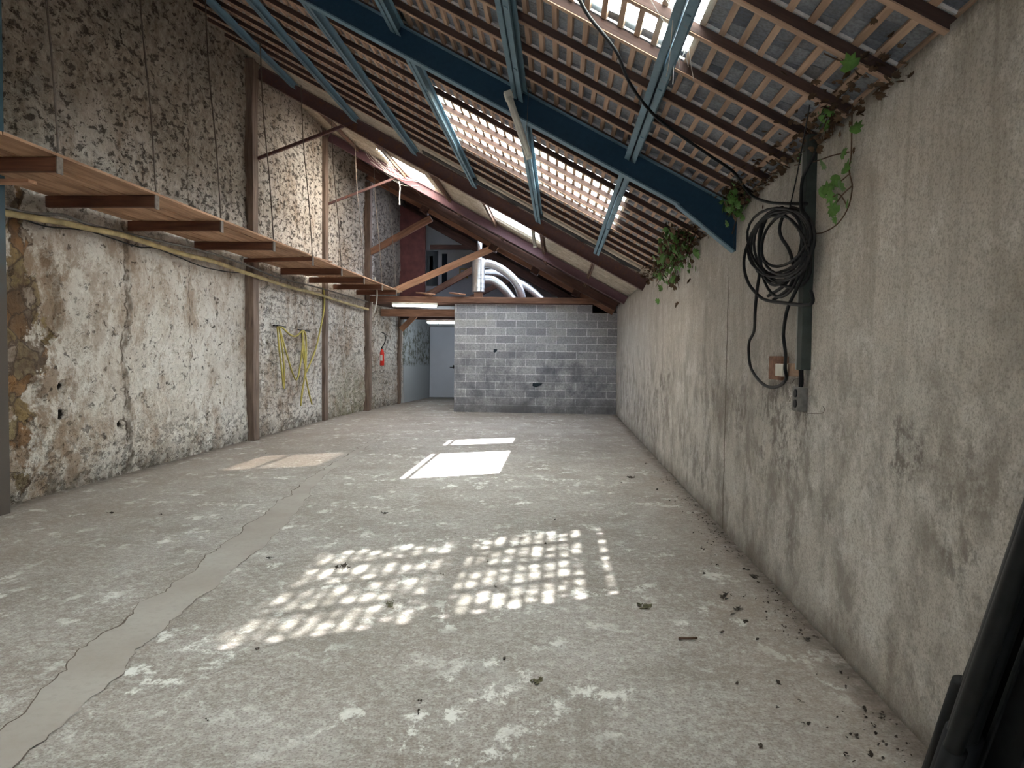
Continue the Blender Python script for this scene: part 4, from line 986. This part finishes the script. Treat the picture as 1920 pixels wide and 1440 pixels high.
ivy('long drooping ivy tuft at the eave near the end of the tiles', [[rw(1262,478,.05), rw(1256,520,.04), rw(1252,535,.04)]], [], 0.09, 12, 0.4, clump=(rw(1262, 492, .08), 0.34, 110))
ivy('small ivy sprig at the eave above the steel channel', [[rw(1560,205,.05), rw(1555,235,.04)]], [], 0.05, 14, 0.3, clump=(rw(1562, 215, .05), 0.10, 26))
ivy('lone ivy leaf sprig against the near rafters', [[on_roof(1545,100,-.03), on_roof(1570,112,-.03), on_roof(1592,118,-.03)]], [on_roof(1592,116,-.05)], 0.07, 15)
# dry leaf litter caught along the eave
rr_ = random.Random(21); b = MB()
for k in range(900):
    y = rr_.uniform(3.0, 12); d = abs(rr_.gauss(0, 0.09)); x = XR-0.02-d
    leaf_shape(b, Vector((x, y, P(x)-rr_.uniform(0.0, 0.05)-(0.05 if d < 0.05 else 0))), rr_.uniform(0.02, 0.05), Vector((rr_.uniform(-1,1), rr_.uniform(-1,1), -1)), rr_.uniform(0, 6), M['dead_leaf'])
tag(b.build('leaf_litter'), 'dry brown leaf litter caught along the eave above the right wall', 'leaves', kind='stuff')
# small dead leaves and snails stuck on the wall below the eave
for k, (px, py) in enumerate(((1548,250),(1593,232),(1574,251),(1424,355),(1430,388),(1402,355),(1290,510),(1541,262),(1600,283),(1328,445))):
    b = MB(); q = rw(px, py, .008); leaf_shape(b, q, 0.035, Vector((-1, 0, 0)), k*1.3, M['dead_leaf']); tag(b.build('dead_leaf'), 'tiny dry brown leaf stuck high on the right wall', 'leaf', 'dead leaves on the right wall')

# ================================================================== COBWEBS
def web(pts_y, n, seed, label, r=0.0022):
    rr = random.Random(seed); b = MB()
    P_ = [on(px, py, 1, y) for px, py, y in pts_y]
    for k in range(n):
        a, c = rr.choice(P_), rr.choice(P_)
        if (a-c).length < 0.05: continue
        a = a+Vector((rr.gauss(0,.05), rr.gauss(0,.05), rr.gauss(0,.05))); c = c+Vector((rr.gauss(0,.05), rr.gauss(0,.05), rr.gauss(0,.05)))
        mid = (a+c)/2 - Vector((0, 0, 0.12*(a-c).length)); b.tube(smooth_path([a, mid, c], 4), r, 4)
    tag(b.build('cobweb', M['web']), label, 'cobweb', kind='stuff')
web([(685,278,15.3),(715,300,15.4),(750,330,15.5),(770,338,15.4),(735,330,15.5),(700,300,15.4),(790,345,15.5)], 34, 2, 'dusty white cobweb at the second knee brace', 0.003)
b = MB(); b.tube(smooth_path([on(px, py, 1, 15.4) for px, py in ((748,340),(750,352),(749,368),(749,384))], 5), [0.012]*15+[0.02], 6); tag(b.build('cobweb_strand', M['web']), 'long dusty strand dangling from the cobweb', 'cobweb')
web([(1235,0,3.5),(1290,30,3.9),(1270,90,4.2),(1262,130,4.4),(1300,60,4.1),(1255,115,4.3)], 26, 5, 'fine cobweb beside the nearest blue purlin')

# ================================================================== BLACK BARS in the near right corner
rr_ = random.Random(4)
specs = [(1.33, 2.53, 0.055, 'tube'), (1.30, 2.40, 0.085, 'flat'), (1.37, 2.33, 0.07, 'flat'), (1.23, 2.29, 0.10, 'flat'), (1.15, 2.20, 0.08, 'tube'), (1.37, 2.20, 0.10, 'flat'), (1.30, 2.23, 0.12, 'flat'), (1.23, 2.12, 0.12, 'flat'), (1.08, 2.12, 0.05, 'tube'), (1.37, 2.04, 0.12, 'flat')]
barl = ['outermost round one', 'flat one next to the outermost round bar', 'flat one close against the wall', 'wide flat one standing in front', 'stout round one in the middle', 'flat one behind the stout round bar', 'broad flat one nearest the viewpoint', 'broad flat one half hidden at the frame edge', 'thin round one at the very front', 'rearmost broad one against the wall']
for k, (x, y, w, kd) in enumerate(specs):
    z1 = 2.1-0.07*k; y1 = y-0.37*z1/1.0*(1.0 if k else 1.0)+0.02*k
    x1 = x+0.035
    p0, p1 = Vector((x-0.02, y, 0.0)), Vector((x1, y-0.36*z1, z1))
    if kd == 'flat':
        t = thing('metal_bar', p0, 'black leaning corner bar, %s' % barl[k], 'bar', 'black bars leaning in the near corner')
        m, L = frame_mtx(p0, p1, (1, 0, 0)); b = MB(); b.box((0, -w/2, -0.018), (L, w/2, 0.018)); b.build('profile', M['black_metal'], t, mtx=m, bevel=0.004)
        b = MB(); b.box((0, -w/2-0.002, -0.026), (L, -w/2+0.014, 0.022)); b.build('edge_lip', M['black_metal'], t, mtx=m, bevel=0.002)
    else:
        t = thing('metal_bar', p0, 'black leaning corner bar, %s' % barl[k], 'bar', 'black bars leaning in the near corner')
        m, L = frame_mtx(p0, p1, (1, 0, 0)); b = MB()
        pts = [(L*i/20, 0, 0.04*math.sin(math.pi*i/20)*(1 if k == 0 else 0.0)) for i in range(21)]
        b.tube(pts, w*0.5, 14); b.build('shaft', M['black_metal'], t, smooth=True, mtx=m)
        b = MB(); b.tube([(0.0, 0, 0), (0.5, 0, 0.004)], w*0.62, 14); b.build('sleeve', M['black'], t, smooth=True, mtx=m)

# ================================================================== FLOOR DEBRIS
def clump(px, py, s, label, mt, seed, flat=0.35):
    s = s*0.6
    rr = random.Random(seed); q = on(px, py, 2, 0); b = MB()
    for k in range(14):
        c = q + Vector((rr.gauss(0,.35)*s, rr.gauss(0,.35)*s, 0.006+abs(rr.gauss(0,.3))*s*flat))
        if rr.random() < 0.5: leaf_shape(b, c, s*rr.uniform(.3,.8), Vector((rr.gauss(0,.5), rr.gauss(0,.5), 1)), rr.uniform(0,6), mt)
        else: b.tube([c, c+Vector((rr.uniform(-1,1)*s*.6, rr.uniform(-1,1)*s*.6, rr.uniform(0,.3)*s))], s*0.05, 4, mt)
    return tag(b.build('debris_clump', mt), label, 'debris')
clump(1210,1141,0.10,'olive moss clump on the floor beyond the sun dots, right side', M['moss'], 1)
clump(638,1066,0.11,'dark twiggy clump at the far left corner of the sun dots', M['debris'], 2)
clump(732,1136,0.07,'small dry clump among the sun dots', M['moss'], 3)
clump(1003,1279,0.06,'dead green leaf in the near middle of the floor', M['moss'], 4)
clump(722,963,0.06,'dark leaf bit on the floor before the big sun patch', M['debris'], 5)
clump(1182,896,0.09,'dark leaf bit near the foot of the right wall', M['debris'], 6)
clump(208,963,0.05,'lone dark crumb near the foot of the left wall', M['debris'], 7)
clump(1358,1118,0.07,'dark leaf bit close to the right wall, abreast of the moss clump', M['debris'], 8)
clump(1385,1143,0.06,'dark leaf bit by the right wall just nearer than the moss clump', M['debris'], 9)
clump(1416,1083,0.08,'dark leaf pile at the right wall foot', M['debris'], 10)
clump(505,1048,0.05,'dry crumb beside the pale floor strip', M['debris'], 11)
q = on(1290, 1197, 2, 0.012); b = MB(); b.tube([q+Vector((-.05,-.004,0)), q, q+Vector((.05,.012,0))], 0.007, 6); tag(b.build('stick', M['stem'], smooth=True), 'short brown stick on the floor left of the near debris', 'stick')
rr_ = random.Random(33); n_c = 0
spots = [(1533,1175),(1560,1218),(1598,1240),(1622,1252),(1440,1130),(1470,1140),(1500,1190),(1533,1265),(1585,1288),(1620,1328),(1650,1340),(1700,1395),(1352,1186),(1370,1150),(1420,1092),(1450,1108),(1040,975),(1150,920),(1250,900),(1292,935),(1212,870),(1228,885),(1165,905),(1300,1000),(1320,1030),(1345,1060),(1310,975),(1490,1165),(1515,1200),(1575,1262),(1395,1120),(1280,960),(600,1070),(500,850)]
while len(spots) < 120:
    if rr_.random() < 0.72: spots.append((rr_.uniform(1150, 1700), rr_.uniform(850, 1420)))
    else: spots.append((rr_.uniform(250, 1500), rr_.uniform(820, 1430)))
for k, (px, py) in enumerate(spots):
    q = on(px, py, 2, 0.004)
    if q.x > XR-0.04 or q.x < XL+0.1: continue
    if k > 33 and px > 1150 and q.x < 0.75: continue
    b = MB(); s = rr_.uniform(0.007, 0.022)
    for j in range(3): leaf_shape(b, q+Vector((rr_.gauss(0,.4)*s, rr_.gauss(0,.4)*s, 0.003*j+0.002)), s*rr_.uniform(.6,1.3), Vector((rr_.gauss(0,.6), rr_.gauss(0,.6), 1)), rr_.uniform(0,6), M['debris'])
    tag(b.build('leaf_crumb', M['debris']), 'tiny dark crumb of dry leaf lying on the concrete floor', 'crumb', 'leaf crumbs on the floor')

rr_ = random.Random(77); b = MB()
for k in range(700):
    y = rr_.uniform(2.3, 9); d = abs(rr_.gauss(0, 0.10))+0.03; s_ = rr_.uniform(0.004, 0.016)
    if noise.noise(Vector((3, y*1.3, 0))) < -0.05: continue
    leaf_shape(b, Vector((XR-d, y, 0.004+rr_.uniform(0, 0.008))), s_, Vector((rr_.gauss(0,.5), rr_.gauss(0,.5), 1)), rr_.uniform(0, 6), M['debris'])
tag(b.build('floor_litter'), 'dark litter of leaf dust along the foot of the right wall', 'litter', kind='stuff')
b = MB(); m, L = frame_mtx(rp(-2.2, 11.30, -0.02), rp(1.25, 11.30, -0.02), NR); n_ = 60; top_, low_ = [], []
for i in range(n_+1):
    x = L*i/n_; w_ = 0.05+0.05*noise.noise(Vector((x*2.2, 4, 1)))+0.02*noise.noise(Vector((x*9, 2, 1)))
    low_.append((x, -0.10+0.03*noise.noise(Vector((x*3, 1, 1))), -0.01)); top_.append((x, w_-0.02, -0.03+0.02*noise.noise(Vector((x*4, 8, 1)))))
b.add(low_+top_, [(i, i+1, i+2+n_, i+1+n_) for i in range(n_)], M['black'])
o = b.build('roofing_felt', M['black'], mtx=m); sd = o.modifiers.new('thickness', 'SOLIDIFY'); sd.thickness = 0.01
tag(o, 'ragged black felt strip hanging where the tiles meet the pale sheets', 'felt')
